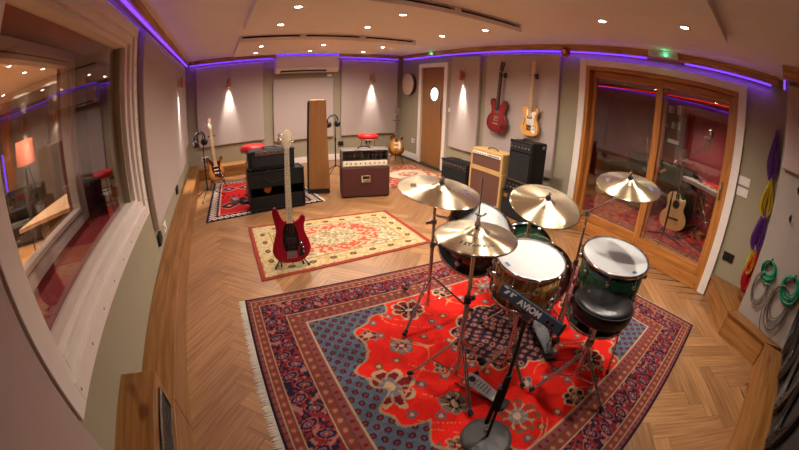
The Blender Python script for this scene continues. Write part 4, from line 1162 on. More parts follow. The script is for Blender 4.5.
def pedal(label, x, y, rz, c):
    t = thing('effects_pedal', label, 'effects pedal', (x, y, .021), rz, 'effects pedals on the tribal rug')
    obj('casing', MB().add([(-.045, -.07, 0), (.045, -.07, 0), (.045, .07, 0), (-.045, .07, 0), (-.045, -.07, .03), (.045, -.07, .03), (.045, .07, .055), (-.045, .07, .055)], [(0, 3, 2, 1), (4, 5, 6, 7), (0, 1, 5, 4), (1, 2, 6, 5), (2, 3, 7, 6), (3, 0, 4, 7)]), c, t, .005)
    obj('footswitch', MB().at((0, -.04, .032)).lathe([(.01, 0), (.01, .012), (.0001, .014)], 14), 'chrome', t)
    for k in (-1, 0, 1): obj('knob', MB().at((k * .028, .045, .048)).lathe([(.009, 0), (.008, .016), (.0001, .017)], 10), 'black', t)
    return t
pedal('silver effects pedal on the tribal rug, left of its neighbour', .13, 5.17, .4, plain('pedal_silver', srgb(176, 172, 170), .3, .6))
pedal('dark effects pedal on the tribal rug beside the black cabinet', .26, 5.02, .5, plain('pedal_dark', srgb(60, 58, 64), .35))

# ================================================================== DRUM KIT
def cym_mat(name):
    m, nt, bs = base(name)
    tc = nt.nodes.new('ShaderNodeTexCoord'); ln = nt.nodes.new('ShaderNodeVectorMath'); ln.operation = 'LENGTH'
    nt.links.new(tc.outputs['Object'], ln.inputs[0])
    cb = nt.nodes.new('ShaderNodeCombineXYZ'); nt.links.new(ln.outputs['Value'], cb.inputs[0])
    n = nt.nodes.new('ShaderNodeTexNoise'); n.inputs['Scale'].default_value = 190; n.inputs['Detail'].default_value = 3
    nt.links.new(cb.outputs[0], n.inputs['Vector'])
    r = ramp(nt, n.outputs[0], [(.3, srgb(172, 156, 122)), (.7, srgb(206, 192, 160))])
    nt.links.new(r.outputs[0], bs.inputs['Base Color'])
    bs.inputs['Metallic'].default_value = .95; bs.inputs['Roughness'].default_value = .22
    tg_ = nt.nodes.new('ShaderNodeTangent'); tg_.direction_type = 'RADIAL'; tg_.axis = 'Z'
    bs.inputs['Anisotropic'].default_value = .9; bs.inputs['Anisotropic Rotation'].default_value = .25; nt.links.new(tg_.outputs[0], bs.inputs['Tangent'])
    bump(nt, bs, n.outputs[0], .05, .001)
    return m
M['cym'] = cym_mat('bronze_cymbal')
M['drumhead'] = plain('coated_drumhead', srgb(172, 173, 171), .55, var=.02, sc=20)
M['greenshell'] = plain('dark_green_lacquer', srgb(16, 44, 26), .18, var=.3, sc=6, coat=.8)

def bark():
    m, nt, bs = base('burl_stave_shell')
    tc = nt.nodes.new('ShaderNodeTexCoord'); mp = nt.nodes.new('ShaderNodeMapping'); mp.inputs['Scale'].default_value = (1, 1, .6)
    nt.links.new(tc.outputs['Object'], mp.inputs[0])
    v = nt.nodes.new('ShaderNodeTexVoronoi'); v.inputs['Scale'].default_value = 26; v.feature = 'DISTANCE_TO_EDGE'
    n = nt.nodes.new('ShaderNodeTexNoise'); n.inputs['Scale'].default_value = 18; n.inputs['Detail'].default_value = 6; n.inputs['Distortion'].default_value = 1.5
    nt.links.new(mp.outputs[0], v.inputs['Vector']); nt.links.new(mp.outputs[0], n.inputs['Vector'])
    r = ramp(nt, n.outputs[0], [(.32, srgb(60, 34, 16)), (.48, srgb(180, 132, 66)), (.62, srgb(224, 180, 104))])
    r2 = ramp(nt, v.outputs['Distance'], [(0, (.18, .12, .08, 1)), (.06, (1, 1, 1, 1))])
    mx = nt.nodes.new('ShaderNodeMix'); mx.data_type = 'RGBA'; mx.blend_type = 'MULTIPLY'; mx.inputs[0].default_value = 1
    nt.links.new(r.outputs[0], mx.inputs[6]); nt.links.new(r2.outputs[0], mx.inputs[7])
    nt.links.new(mx.outputs[2], bs.inputs['Base Color']); bs.inputs['Roughness'].default_value = .35
    bs.inputs['Coat Weight'].default_value = .5
    return m
M['bark'] = bark()
M['woodhoop'] = plain('black_hoop', srgb(14, 13, 13), .22, coat=.6)
M['blackhead'] = plain('black_drumhead', srgb(20, 18, 20), .4)
M['bluemark'] = plain('blue_head_mark', srgb(58, 84, 110), .6)

def drum(name, label, mtx, r, depth, shell, lugs, hoop='chrome', hoop_h=.022, lug='round', cat='drum', rhead='drumhead', mark=0.0, bhead='drumhead', hw=.011):
    # local z = 0 at the batter head, shell goes down -z
    t = thing(name, label, cat, mtx=mtx)
    obj('shell', MB().lathe([(r - .006, -depth + .004), (r - .001, -depth + .004), (r - .001, -.006), (r - .006, -.006)], 64, caps=False), shell, t)
    hd = obj('batter_head', MB().lathe([(r + .002, -.012), (r + .002, -.001), (r - .004, .001), (.0001, .0015)], 64), bhead, t)
    if mark:
        m_ = MB().at((0, 0, 0), rz=mark); m_.box(r * .80, -.016, .0012, r * .90, .016, .0018); obj('printed_mark', m_, 'bluemark', hd)
    obj('resonant_head', MB().lathe([(.0001, -depth - .001), (r - .004, -depth - .001), (r + .002, -depth + .004), (r + .002, -depth + .010)], 64), rhead, t)
    for zz in (0, -depth):
        s = 1 if zz == 0 else -1
        obj('hoop', MB().lathe([(r + .003, zz + s * .006), (r + hw, zz + s * .006), (r + hw, zz - s * (hoop_h - .006)), (r + .003, zz - s * (hoop_h - .006)), (r + .003, zz + s * .006)], 64, caps=False), hoop, t)
    for k in range(lugs):
        a = 2 * PI * (k + .5) / lugs
        T0 = Matrix.Rotation(a, 4, 'Z')
        m_ = MB(); m_.T = T0.copy()
        def lg(zc):
            m_.T = T0 @ Matrix.Translation((r, 0, zc)) @ Matrix.Rotation(PI / 2, 4, 'Y')
            m_.lathe([(.014, 0), (.017, .006), (.014, .018), (.006, .024), (.0001, .025)], 16)
            m_.T = T0.copy()
        if depth > .2:
            lg(-depth + .07); m_.tube((r + .014, 0, -depth - .003), (r + .014, 0, -depth + .07), .003, None, 6)
            obj('lug', m_, 'chrome', t); m_ = MB(); m_.T = T0.copy()
            lg(-.07); m_.tube((r + .014, 0, .003), (r + .014, 0, -.07), .003, None, 6)
        else:
            lg(-depth / 2); m_.tube((r + .014, 0, .003), (r + .014, 0, -depth - .003), .003, None, 6)
        m_.box(r + .006, -.007, -.008, r + .02, .007, .004)
        obj('lug', m_, 'chrome', t)
    return t

# floor tom
FT = look_mtx((1.812, .712, .792), (-.115, -.065, .991))
t = drum('floor_tom', 'green floor tom with a white head, between the round black stool and the glass doors', FT, .203, .45, 'greenshell', 8, mark=-1.9)
for k in range(3):
    a = R_(20 + 120 * k)
    m_ = MB(); p0 = Vector((.222 * math.cos(a), .222 * math.sin(a), -.14)); p1 = Vector((.222 * math.cos(a), .222 * math.sin(a), -.45)); p2 = Vector((.25 * math.cos(a), .25 * math.sin(a), -.60))
    # bring the end to the rug
    w2_ = FT @ p2; w1_ = FT @ p1; dd_ = w2_ - w1_; p2w = w1_ + dd_ * ((w1_.z - .022) / max(1e-6, -dd_.z))
    p2 = FT.inverted() @ p2w
    m_.path([p0, p1, p2], .006)
    l_ = obj('leg', m_, 'chrome', t)
    obj('leg_bracket', MB().at((.21 * math.cos(a), .21 * math.sin(a), -.19), rz=a).box(-.01, -.018, -.02, .02, .018, .02), 'chrome', t, .004)
    obj('rubber_foot', MB().path([p2 + (p1 - p2).normalized() * .03, p2], .011), 'rubber', l_)
# snare-like wooden drum
SN = look_mtx((1.28, .941, .812), (-.085, -.103, .991))
t = drum('snare_drum', 'wooden burl-shell drum with a white head, in the middle of the kit', SN, .172, .215, 'bark', 10, mark=2.95)
obj('throw_off', MB().at((0, 0, 0), rz=R_(-140)).box(.173, -.02, -.14, .195, .02, -.07), 'chrome', t, .004)
# its stand
def tripod(t, x, y, zb, rad, ang0, top, mat='chrome', double=True, base=.0105, zh=.28):
    for k in range(3):
        a = ang0 + k * 2 * PI / 3; c, s = math.cos(a), math.sin(a)
        m_ = MB()
        if double:
            for o in (-.008, .008):
                m_.tube((x + .02 * c - o * s, y + .02 * s + o * c, zb + zh), (x + rad * c - o * s * .6, y + rad * s + o * c * .6, zb + .014), .0055, None, 8)
        else: m_.tube((x + .02 * c, y + .02 * s, zb + zh), (x + rad * c, y + rad * s, zb + .014), .008)
        m_.tube((x + .012 * c, y + .012 * s, zb + .10), (x + rad * .55 * c, y + rad * .55 * s, zb + zh * .5), .0045, None, 8)
        l_ = obj('leg', m_, mat, t)
        obj('rubber_foot', MB().path([(x + rad * .93 * c, y + rad * .93 * s, zb + .030), (x + rad * 1.04 * c, y + rad * 1.04 * s, zb + .016)], .0145), 'rubber', l_)
RZ = .0095
t = thing('snare_stand', 'chrome tripod stand under the wooden drum', 'drum stand', (1.29, .955, RZ))
obj('pole', MB().tube((0, 0, .06), (0, 0, .50), .011), 'chrome', t)
tripod(t, 0, 0, 0, .17, R_(155), .3, zh=.22)
for k in range(3):
    a = R_(80 + 120 * k)
    obj('basket_arm', MB().path([(0, 0, .50), (.09 * math.cos(a), .09 * math.sin(a), .535), (.195 * math.cos(a), .195 * math.sin(a), .562), (.203 * math.cos(a), .203 * math.sin(a), .60)], .006), 'chrome', t)
# rack tom
RT = look_mtx((1.287, 1.334, .845), (-.057, -.442, .895))
t = drum('rack_tom', 'green rack tom with a tilted white head behind the hi-hat', RT, .180, .245, 'greenshell', 6, mark=2.6)
# kick drum: axis horizontal, batter towards the stool
ka = R_(28); KC = Vector((1.88, 1.30, .312)); kd = Vector((math.sin(ka), math.cos(ka), 0))
KM = look_mtx(KC, -kd, (0, 0, 1))
t = drum('bass_drum', 'dark green bass drum lying on its side behind the wooden drum, black hoops', KM, .278, .42, 'greenshell', 8, 'woodhoop', .045, rhead='blackhead', bhead='blackhead', hw=.024)
for s in (-1, 1):
    p0 = KC + kd * .36 + Vector((kd.y, -kd.x, 0)) * s * .26 + Vector((0, 0, -.10)); p1 = KC + kd * .46 + Vector((kd.y, -kd.x, 0)) * s * .36; p1.z = .016
    obj('spur', MB().path([KM.inverted() @ p0, KM.inverted() @ p1], .008), 'chrome', t)

def cymbal(label, c, n, r, prof=None, txt=None, marks=()):
    t = obj('cymbal', MB().lathe([(.0065, .026), (.020, .025), (.040, .014), (.052, .004)] + [(.052 + (r - .052) * k / 12, .004 - .022 * (k / 12) ** 1.3) for k in range(1, 13)] + [(r, -.0195), (.052, .0025), (.038, .0125), (.0065, .0245)], 96, caps=False), 'cym', None, 0, look_mtx(c, n))
    tag(t, label, 'cymbal', 'cymbals of the drum kit')
    return t
def cym_text(parent, s, R, a0, step, size, mat='black', flip=False, r=.2):
    # letters set round the cymbal, resting on its bow
    for k, ch in enumerate(s):
        if ch == ' ': continue
        cu = bpy.data.curves.new('letter', 'FONT'); cu.body = ch; cu.size = size; cu.align_x = 'CENTER'; cu.align_y = 'CENTER'; cu.extrude = .0004; cu.offset = size * .012
        tmp = bpy.data.objects.new('tmp', cu); COL.objects.link(tmp)
        me = bpy.data.meshes.new_from_object(tmp.evaluated_get(bpy.context.evaluated_depsgraph_get())); bpy.data.objects.remove(tmp)
        a = a0 + step * k
        z = .004 - .022 * ((R - .052) / (r - .052)) ** 1.3 + .0012
        slope = -math.atan(.022 * 1.3 * ((R - .052) / (r - .052)) ** .3 / (r - .052))
        mt = Matrix.Translation((R * math.cos(a), R * math.sin(a), z)) @ Matrix.Rotation(a, 4, 'Z') @ Matrix.Rotation(-slope, 4, 'Y') @ Matrix.Rotation(PI / 2 if not flip else -PI / 2, 4, 'Z')
        o = bpy.data.objects.new('lettering', me); COL.objects.link(o); me.materials.clear(); me.materials.append(mat_of(mat)); o.parent = parent; o.matrix_local = mt

def stand_top(t, inv, c, n, r=.0052):
    # threaded rod, felts and wing nut through the cymbal centre (world coords -> parent local via inv)
    c = Vector(c); n = Vector(n).normalized()
    up = .075
    obj('threaded_rod', MB().tube(inv @ (c - n * .05), inv @ (c + n * up), .0042), 'chrome', t)
    m_ = MB(); m_.T = inv @ look_mtx(c, n); m_.lathe([(.006, .027), (.017, .028), (.017, .04), (.006, .041)], 20, caps=False)
    m_.lathe([(.006, .0), (.016, .0), (.016, .0115), (.006, .0115)], 20, caps=False)
    obj('felt_washer', m_, 'rubber', t)
    m_ = MB(); m_.T = inv @ look_mtx(c + n * .045, n); m_.lathe([(.0001, .018), (.007, .016), (.009, .0), (.0001, 0)], 12); m_.box(-.02, -.003, .004, .02, .003, .016)
    obj('wing_nut', m_, 'chrome', t)

# hi-hat
HC = Vector((.985, 1.048, .962))
t = cymbal('top hi-hat cymbal, lettered, closest to the personal mixer', HC, (-.01, -.02, 1), .188)
cym_text(t, 'ISTANBUL', .120, R_(-163), R_(9.4), .027, plain('black_ink', srgb(22, 20, 18), .5), r=.188)
b = obj('cymbal', MB().lathe([(.0065, -.026), (.020, -.025), (.040, -.014), (.052, -.004)] + [(.052 + (.186 - .052) * k / 10, -.004 + .020 * (k / 10) ** 1.3) for k in range(1, 11)] + [(.186, .0175), (.052, -.0025), (.038, -.0125), (.0065, -.0245)], 80, caps=False), 'cym', None, 0, look_mtx(HC + Vector((0, 0, -.042)), (-.01, -.02, 1)))
tag(b, 'bottom hi-hat cymbal facing up under the lettered one', 'cymbal', 'cymbals of the drum kit')
t = thing('hihat_stand', 'chrome hi-hat stand with a silver footboard in front of the kit', 'cymbal stand', (HC.x, HC.y, RZ))
inv = Matrix.Translation((-HC.x, -HC.y, -RZ))
obj('pull_rod', MB().tube((0, 0, .3), (0, 0, 1.20), .0035), 'chrome', t)
obj('pole', MB().tube((0, 0, .08), (0, 0, .60), .0135).tube((0, 0, .60), (0, 0, .875), .010), 'chrome', t)
obj('clamp', MB().at((0, 0, .585)).lathe([(.019, 0), (.019, .035)], 16).at((0, 0, 0)).box(.015, -.006, .59, .045, .006, .61), 'black', t)
m_ = MB().at((0, 0, .892)).lathe([(.007, -.027), (.020, -.024), (.022, -.014), (.007, -.012)], 20, caps=False); obj('seat_cup', m_, 'black', t)
m_ = MB().at((0, 0, .985)).lathe([(.005, 0), (.016, .0), (.016, .012), (.009, .014), (.009, .045), (.005, .045)], 20); m_.at((0, 0, 1.03)).path([(.0, 0, 0), (.02, -.008, .002), (.032, -.012, .012)], .004); m_.path([(0, 0, 0), (-.012, .01, .01)], .004)
obj('clutch', m_, 'chrome', t)
tripod(t, 0, 0, 0, .262, R_(-105), .3, zh=.34)
def footboard(t, heel, toe, nm, z1=.085):
    h_ = Vector(heel); t_ = Vector(toe); d_ = (t_ - h_); L_ = d_.length; a = math.atan2(d_.y, d_.x)
    m_ = MB(); m_.T = Matrix.Translation((h_.x, h_.y, 0)) @ Matrix.Rotation(a, 4, 'Z') @ Matrix.Rotation(-math.atan2(z1 - .03, L_), 4, 'Y') @ Matrix.Translation((0, 0, .028))
    out = smooth_closed([(0, -.03), (.06, -.036), (.14, -.045), (L_ * .75, -.046), (L_ - .02, -.036), (L_, -.015), (L_, .015), (L_ - .02, .036), (L_ * .75, .046), (.14, .045), (.06, .036), (0, .03)], 3)
    m_.prism(out, 0, .006)
    f_ = obj('footboard', m_, plain('brushed_aluminium_' + nm, srgb(186, 184, 180) if nm == 'a' else srgb(66, 65, 64), .5, .2, var=.05), t)
    m2 = MB(); m2.T = m_.T.copy()
    for k in range(5): m2.box(L_ * .35 + k * .022, -.026, .006, L_ * .35 + k * .022 + .005, .026, .0068)
    m2.T = m_.T @ Matrix.Translation((L_ * .82, 0, .006)); m2.lathe([(.022, 0), (.022, .001)], 20)
    obj('grip_pad', m2, 'black', f_)
    m3 = MB(); m3.T = Matrix.Translation((h_.x, h_.y, 0)) @ Matrix.Rotation(a, 4, 'Z'); m3.box(-.05, -.035, .002, .01, .035, .024); m3.tube((.0, -.02, .008), (L_ + .03, -.03, .008), .004); m3.tube((.0, .02, .008), (L_ + .03, .03, .008), .004)
    obj('heel_plate', m3, 'black', t)
footboard(t, (1.105 - HC.x, .775 - HC.y, 0), (1.03 - HC.x, 1.02 - HC.y, 0), 'a')
# left crash
CC = Vector((1.184, 1.608, .992)); CN = Vector((.055, -.136, .989))
t = cymbal('large crash cymbal furthest left, over the cream rug side of the kit', CC, CN, .254)
logo = plain('purple_logo_ink', srgb(92, 74, 120), .5)
cym_text(t, 'XX', .165, R_(145), R_(11), .045, plain('grey_logo_ink', srgb(84, 78, 76), .5), r=.254)
cym_text(t, 'XX', .165, R_(-28), R_(11), .045, logo, r=.254)
sx, sy = 1.245, 1.74
t = thing('cymbal_stand', 'chrome tripod stand under the large left crash cymbal', 'cymbal stand', (sx, sy, RZ))
inv = Matrix.Translation((-sx, -sy, -RZ))
obj('pole', MB().tube((0, 0, .06), (0, 0, .55), .0125).tube((0, 0, .55), (0, 0, .86), .010), 'chrome', t)
obj('clamp', MB().at((0, 0, .53)).lathe([(.018, 0), (.018, .04)], 16).at().box(.012, -.007, .54, .045, .007, .56), 'steel', t)
obj('clamp', MB().at((0, 0, .70)).lathe([(.020, 0), (.020, .03)], 16).at().box(-.06, -.006, .705, -.01, .006, .725), 'steel', t)
obj('tilter', MB().at((0, 0, .86)).box(-.018, -.02, -.02, .018, .02, .025).at().tube((-.05, .0, .865), (.045, 0, .865), .008), 'steel', t, .004)
obj('boom', MB().tube((0, 0, .87), inv @ (CC - CN * .045), .007), 'chrome', t)
stand_top(t, inv, CC, CN)
tripod(t, 0, 0, 0, .33, R_(-150), .3, zh=.30)
obj('tom_arm', MB().path([(0, 0, .76), (.02, -.10, .772), (.03, -.145, .775)], .009), 'chrome', t)
# middle cymbal
MC = Vector((1.666, 1.188, .972)); MN = Vector((-.147, -.252, .957))
t = cymbal('ride cymbal tilted forward in front of the black stack', MC, MN, .229)
cym_text(t, 'ISTANBUL', .185, R_(16), R_(6), .024, 'black', r=.229)
sx, sy = 1.61, 1.25
t = thing('cymbal_stand', 'chrome tripod stand under the ride cymbal behind the wooden drum', 'cymbal stand', (sx, sy, RZ))
inv = Matrix.Translation((-sx, -sy, -RZ))
obj('pole', MB().tube((0, 0, .06), (0, 0, .55), .0125).tube((0, 0, .55), (0, 0, .84), .0095), 'chrome', t)
obj('clamp', MB().at((0, 0, .53)).lathe([(.018, 0), (.018, .04)], 16), 'steel', t)
obj('clamp', MB().at((0, 0, .83)).lathe([(.014, 0), (.014, .03)], 16), 'steel', t)
obj('boom', MB().tube((0, 0, .85), inv @ (MC - MN * .045), .007), 'chrome', t)
stand_top(t, inv, MC, MN)
tripod(t, 0, 0, 0, .20, R_(4), .3, zh=.22)
# right crash
XC = Vector((1.893, .768, 1.196)); XN = Vector((-.20, -.045, .978))
t = cymbal('crash cymbal furthest right, in front of the glass doors', XC, XN, .205)
cym_text(t, 'XX', .135, R_(115), R_(13), .045, plain('grey_logo_ink2', srgb(84, 78, 76), .5), r=.205)
cym_text(t, 'XX', .135, R_(-70), R_(13), .04, logo, r=.205)
sx, sy = 1.96, 1.055
t = thing('cymbal_stand', 'chrome boom stand under the right crash cymbal, behind the floor tom', 'cymbal stand', (sx, sy, RZ))
inv = Matrix.Translation((-sx, -sy, -RZ))
obj('pole', MB().tube((0, 0, .06), (0, 0, .55), .0125).tube((0, 0, .55), (0, 0, .90), .0095), 'chrome', t)
obj('clamp', MB().at((0, 0, .53)).lathe([(.018, 0), (.018, .04)], 16), 'steel', t)
obj('clamp', MB().at((0, 0, .88)).lathe([(.02, 0), (.02, .035)], 16), 'steel', t)
e_ = XC - XN * .05; b_0 = Vector((sx, sy, .915)); dirb = (e_ - b_0)
obj('boom', MB().tube(inv @ (b_0 - dirb * .75), inv @ e_, .007), 'chrome', t)
stand_top(t, inv, XC, XN)
tripod(t, 0, 0, 0, .175, R_(100), .3, zh=.3)

# kick pedal
t = thing('kick_pedal', 'silver bass drum pedal beside the round black stool', 'drum pedal', (0, 0, RZ))
kp = KC - kd * .20
footboard(t, (kp.x - kd.x * .27, kp.y - kd.y * .27, 0), (kp.x + kd.x * .04, kp.y + kd.y * .04, 0), 'b')
sd = Vector((kd.y, -kd.x, 0))
for s in (-1, 1): obj('post', MB().tube(Vector((kp.x, kp.y, .0)) + kd * .08 + sd * s * .05 + Vector((0, 0, .01)), Vector((kp.x, kp.y, .20)) + kd * .08 + sd * s * .05, .008), 'chrome', t)
obj('axle', MB().tube(Vector((kp.x, kp.y, .20)) + kd * .08 - sd * .06, Vector((kp.x, kp.y, .20)) + kd * .08 + sd * .06, .006), 'chrome', t)
m_ = MB().tube(Vector((kp.x, kp.y, .20)) + kd * .08, Vector((kp.x, kp.y, .36)) + kd * .03, .004)
m_.sphere(Vector((kp.x, kp.y, .37)) + kd * .03, .026, 14)
obj('beater', m_, 'rubber', t)
# drum throne
t = thing('drum_throne', 'round black vinyl drum stool in the near right of the kit', 'stool', (1.552, .592, RZ)); t.scale = (1, 1, 1.06)
obj('seat', MB().lathe([(.14, .525), (.163, .53), (.172, .545), (.174, .575), (.168, .605), (.150, .618), (.08, .615), (.0001, .608)], 48), plain('black_leatherette', srgb(20, 18, 18), .32, var=.15, sc=140, bmp=.1), t)
obj('seat_piping', MB().path([(.1715 * math.cos(2 * PI * k / 48), .1715 * math.sin(2 * PI * k / 48), .601) for k in range(48)], .004, 8, closed=True), 'rubber', t)
obj('pole', MB().tube((0, 0, .10), (0, 0, .50), .0125).tube((0, 0, .12), (0, 0, .34), .016), 'chrome', t)
obj('seat_bracket', MB().at((0, 0, .49)).lathe([(.02, 0), (.05, .02), (.05, .036)], 20), 'black', t)
obj('memory_lock', MB().at((0, 0, .33)).lathe([(.024, 0), (.024, .03)], 16).at().box(.02, -.006, .335, .05, .006, .352), 'steel', t)
tripod(t, 0, 0, 0, .27, R_(-91), .3, zh=.27)

# personal mixer on a round-based stand
t = thing('microphone_stand', 'black stand with a heavy round base carrying the blue mixer', 'stand', (.89, .62, RZ))
obj('round_base', MB().lathe([(.132, 0), (.135, .006), (.132, .016), (.11, .021), (.03, .026), (.0001, .027)], 56), plain('grey_cast_iron', srgb(58, 56, 54), .55, var=.1, sc=90, bmp=.2), t)
obj('pole', MB().tube((0, 0, .02), (0, 0, .80), .009), 'black', t)
obj('grip_sleeve', MB().tube((0, 0, .27), (0, 0, .50), .016).at((0, 0, .265)).lathe([(.02, 0), (.02, .02)], 16), 'rubber', t)
obj('cable_tie', MB().tube((-.03, .012, .16), (-.018, .006, .42), .012), 'rubber', t)
obj('base_clip', MB().at((.02, .03, .026)).lathe([(.012, 0), (.012, .02), (.0001, .022)], 12), 'chrome', t)
Lx = Vector((.33, -.88, -.27)).normalized(); up_ = Vector((-.74, -.42, .62)); zf = (up_ - Lx * up_.dot(Lx)).normalized(); yf = zf.cross(Lx)
MXM = Matrix((Lx, yf, zf)).transposed().to_4x4(); MXM.translation = Vector((.865, .59, .875)); MXM = MXM @ Matrix.Scale(.9, 4)
t = thing('personal_mixer', 'blue grey personal mixer lettered in white, clamped to the round-based stand', 'mixer', mtx=MXM)
navyp = plain('slate_blue_metal', srgb(62, 74, 92), .4, .2, var=.06)
obj('casing', MB().add([(-.15, -.024, -.02), (.15, -.024, -.02), (.15, .021, -.02), (-.15, .021, -.02), (-.15, -.024, 0), (.15, -.024, 0), (.15, .021, 0), (-.15, .021, 0)], [(0, 3, 2, 1), (4, 5, 6, 7), (0, 1, 5, 4), (1, 2, 6, 5), (2, 3, 7, 6), (3, 0, 4, 7)]), navyp, t, .003)
obj('control_surface', MB().add([(-.148, -.022, -.115), (.148, -.022, -.115), (.148, .02, -.105), (-.148, .02, -.105), (-.148, -.024, -.021), (.148, -.024, -.021), (.148, .024, -.021), (-.148, .024, -.021)], [(0, 3, 2, 1), (4, 5, 6, 7), (0, 1, 5, 4), (1, 2, 6, 5), (2, 3, 7, 6), (3, 0, 4, 7)]), 'black', t, .003)
for k in range(10): obj('button', bx(-.13 + k * .028, .024, -.095 + 0, -.115 + k * .028, .030, -.05), 'black', t, .002)
obj('end_cap', bx(.145, -.028, -.10, .158, .028, .002), 'black', t, .003)
cu = bpy.data.curves.new('letters', 'FONT'); cu.body = 'AVIOM'; cu.size = .034; cu.extrude = .0005; cu.offset = .0012; cu.align_x = 'CENTER'; cu.align_y = 'CENTER'
tmp = bpy.data.objects.new('tmp', cu); COL.objects.link(tmp)
me = bpy.data.meshes.new_from_object(tmp.evaluated_get(bpy.context.evaluated_depsgraph_get())); bpy.data.objects.remove(tmp)
lo = bpy.data.objects.new('lettering', me); COL.objects.link(lo); me.materials.clear(); me.materials.append(M['white']); lo.parent = t; lo.matrix_local = Matrix.Translation((-.005, -.004, .0008)) @ Matrix.Diagonal((1.02, 1, 1, 1))
lo['label'] = 'white block letters'
m_ = MB().at((0, 0, .0002)); m_.add([(-.13, -.008, 0), (-.118, .01, 0), (-.105, .01, 0), (-.117, -.008, 0), (-.13, -.008, .0006), (-.118, .01, .0006), (-.105, .01, .0006), (-.117, -.008, .0006)], [(0, 3, 2, 1), (4, 5, 6, 7), (0, 1, 5, 4), (1, 2, 6, 5), (2, 3, 7, 6), (3, 0, 4, 7)])
m_.box(-.10, -.006, 0, -.09, .012, .0006); m_.box(-.088, .006, 0, -.078, .012, .0006); m_.box(-.14, .012, 0, -.12, .018, .0006)
obj('printed_symbol', m_, 'white', t)
m_ = MB().at((.085, -.006, .0002)).lathe([(.0065, 0), (.0065, .001)], 14); m_.at((.108, -.006, .0002)).lathe([(.0065, 0), (.0065, .001)], 14)
obj('round_socket', m_, 'black', t)
obj('socket_surround', bx(.074, -.015, -.0005, .119, .002, .0003), M['steel'], t)
obj('mount_bracket', MB().box(-.02, -.05, -.05, .02, -.027, -.02), 'steel', t, .003)
# ================================================================== THINGS ON THE WALLS
# air conditioner
t = thing('air_conditioner', 'white wall air conditioner at the top middle of the rear wall', 'air conditioner', (1.825, 7.10, 1.955))
prof = smooth_open([Vector((0, 0, .10)), Vector((0, 0, .22)), Vector((0, .005, .345)), Vector((0, .02, .37))], 5)
mb = MB(); w = 1.33
pts = [(.26, .0), (.075, .0), (.02, .05), (.0, .10), (.0, .34), (.015, .37), (.26, .37)]
n = len(pts)
mb.add([(-w / 2, p[0], p[1]) for p in pts] + [(w / 2, p[0], p[1]) for p in pts], [tuple(range(n)), tuple(range(2 * n - 1, n - 1, -1))] + [(i, i + n, (i + 1) % n + n, (i + 1) % n) for i in range(n)])
obj('housing', mb, 'white', t, .008)
m_ = MB().add([(-.57, .070, -.002), (.40, .070, -.002), (.40, .016, .046), (-.57, .016, .046), (-.57, .074, .002), (.40, .074, .002), (.40, .02, .05), (-.57, .02, .05)], [(3, 2, 1, 0), (4, 5, 6, 7), (0, 1, 5, 4), (1, 2, 6, 5), (2, 3, 7, 6), (3, 0, 4, 7)])
obj('air_outlet', m_, 'black', t)
obj('outlet_flap', bx(-.56, .022, .0, .39, .04, .012), 'white', t, .003)
obj('seam_line', bx(-w / 2 + .01, -.002, .118, w / 2 - .01, .0, .122), 'steel', t)
o = obj('junction_box', bx(2.31, 7.325, 1.86, 2.41, 7.36, 1.92), 'white', None, .005); tag(o, 'small white box on the wall below the right end of the air conditioner', 'junction box')

# copper wall lights
def sconce(label, m):
    t = thing('wall_light', label, 'wall light', mtx=m, group='copper cylinder wall lights')
    # local y = out of the wall
    obj('wall_plate', bx(-.03, 0, -.06, .03, .012, .06), 'copper', t, .003)
    obj('arm', MB().tube((0, .012, 0), (0, .05, 0), .008), 'copper', t)
    obj('cylinder_shade', MB().at((0, .075, 0)).lathe([(.030, -.085), (.033, -.085), (.033, .085), (.030, .085), (.030, -.085)], 32, caps=False).at((0, .075, .03)).lathe([(.0299, 0), (.0299, .004)], 32), 'copper', t)
    obj('bulb', MB().at((0, .075, -.05)).lathe([(.022, 0), (.022, .012), (.012, .05)], 20), 'lamp', t)
    return t
def wallmtx(loc, out):
    o_ = Vector(out).normalized(); z = Vector((0, 0, 1)); x = o_.cross(z)
    m = Matrix((x, o_, z)).transposed().to_4x4(); m.translation = Vector(loc); return m
WL = [((-0.67, 5.66, 1.885), (1, 0, 0), 'copper cylinder light on the left wall panel'),
      ((.205, BY - .06, 1.85), (0, -1, 0), 'copper cylinder light on the rear wall, left of the air conditioner'),
      ((3.33, BY - .06, 1.82), (0, -1, 0), 'copper cylinder light on the rear wall, right of the air conditioner'),
      (tuple(RW @ Vector((-.01, 4.92, 1.875))), (-1, .033, 0), 'copper cylinder light between the brown door and the hanging guitars')]
first = None
for loc, out, lab in WL:
    m = wallmtx(loc, out)
    if first is None: first = sconce(lab, m)
    else: dup(first, lab, mtx=m)
    p = m @ Vector((0, .075, -.06))
    light('wall_light_lamp', 'SPOT', m @ Vector((0, .05, -.06)), 150.0, (1, .92, .82), .014, m @ Vector((0, .03, -1.0)), 42, 1.0)

# frame drum
t = thing('frame_drum', 'round frame drum with a pale skin hanging left of the brown door', 'drum', mtx=RW @ Matrix.Translation((.05, 6.93, 1.70)) @ Matrix.Rotation(-PI / 2, 4, 'Y'))
obj('frame', MB().lathe([(.235, .0), (.245, 0), (.245, .09), (.235, .09), (.235, 0)], 48, caps=False), 'rosewd', t)
obj('skin', MB().lathe([(.247, .075), (.247, .092), (.235, .0945), (.0001, .0945)], 48), plain('calf_skin', srgb(206, 186, 156), .7, var=.08, sc=12), t)

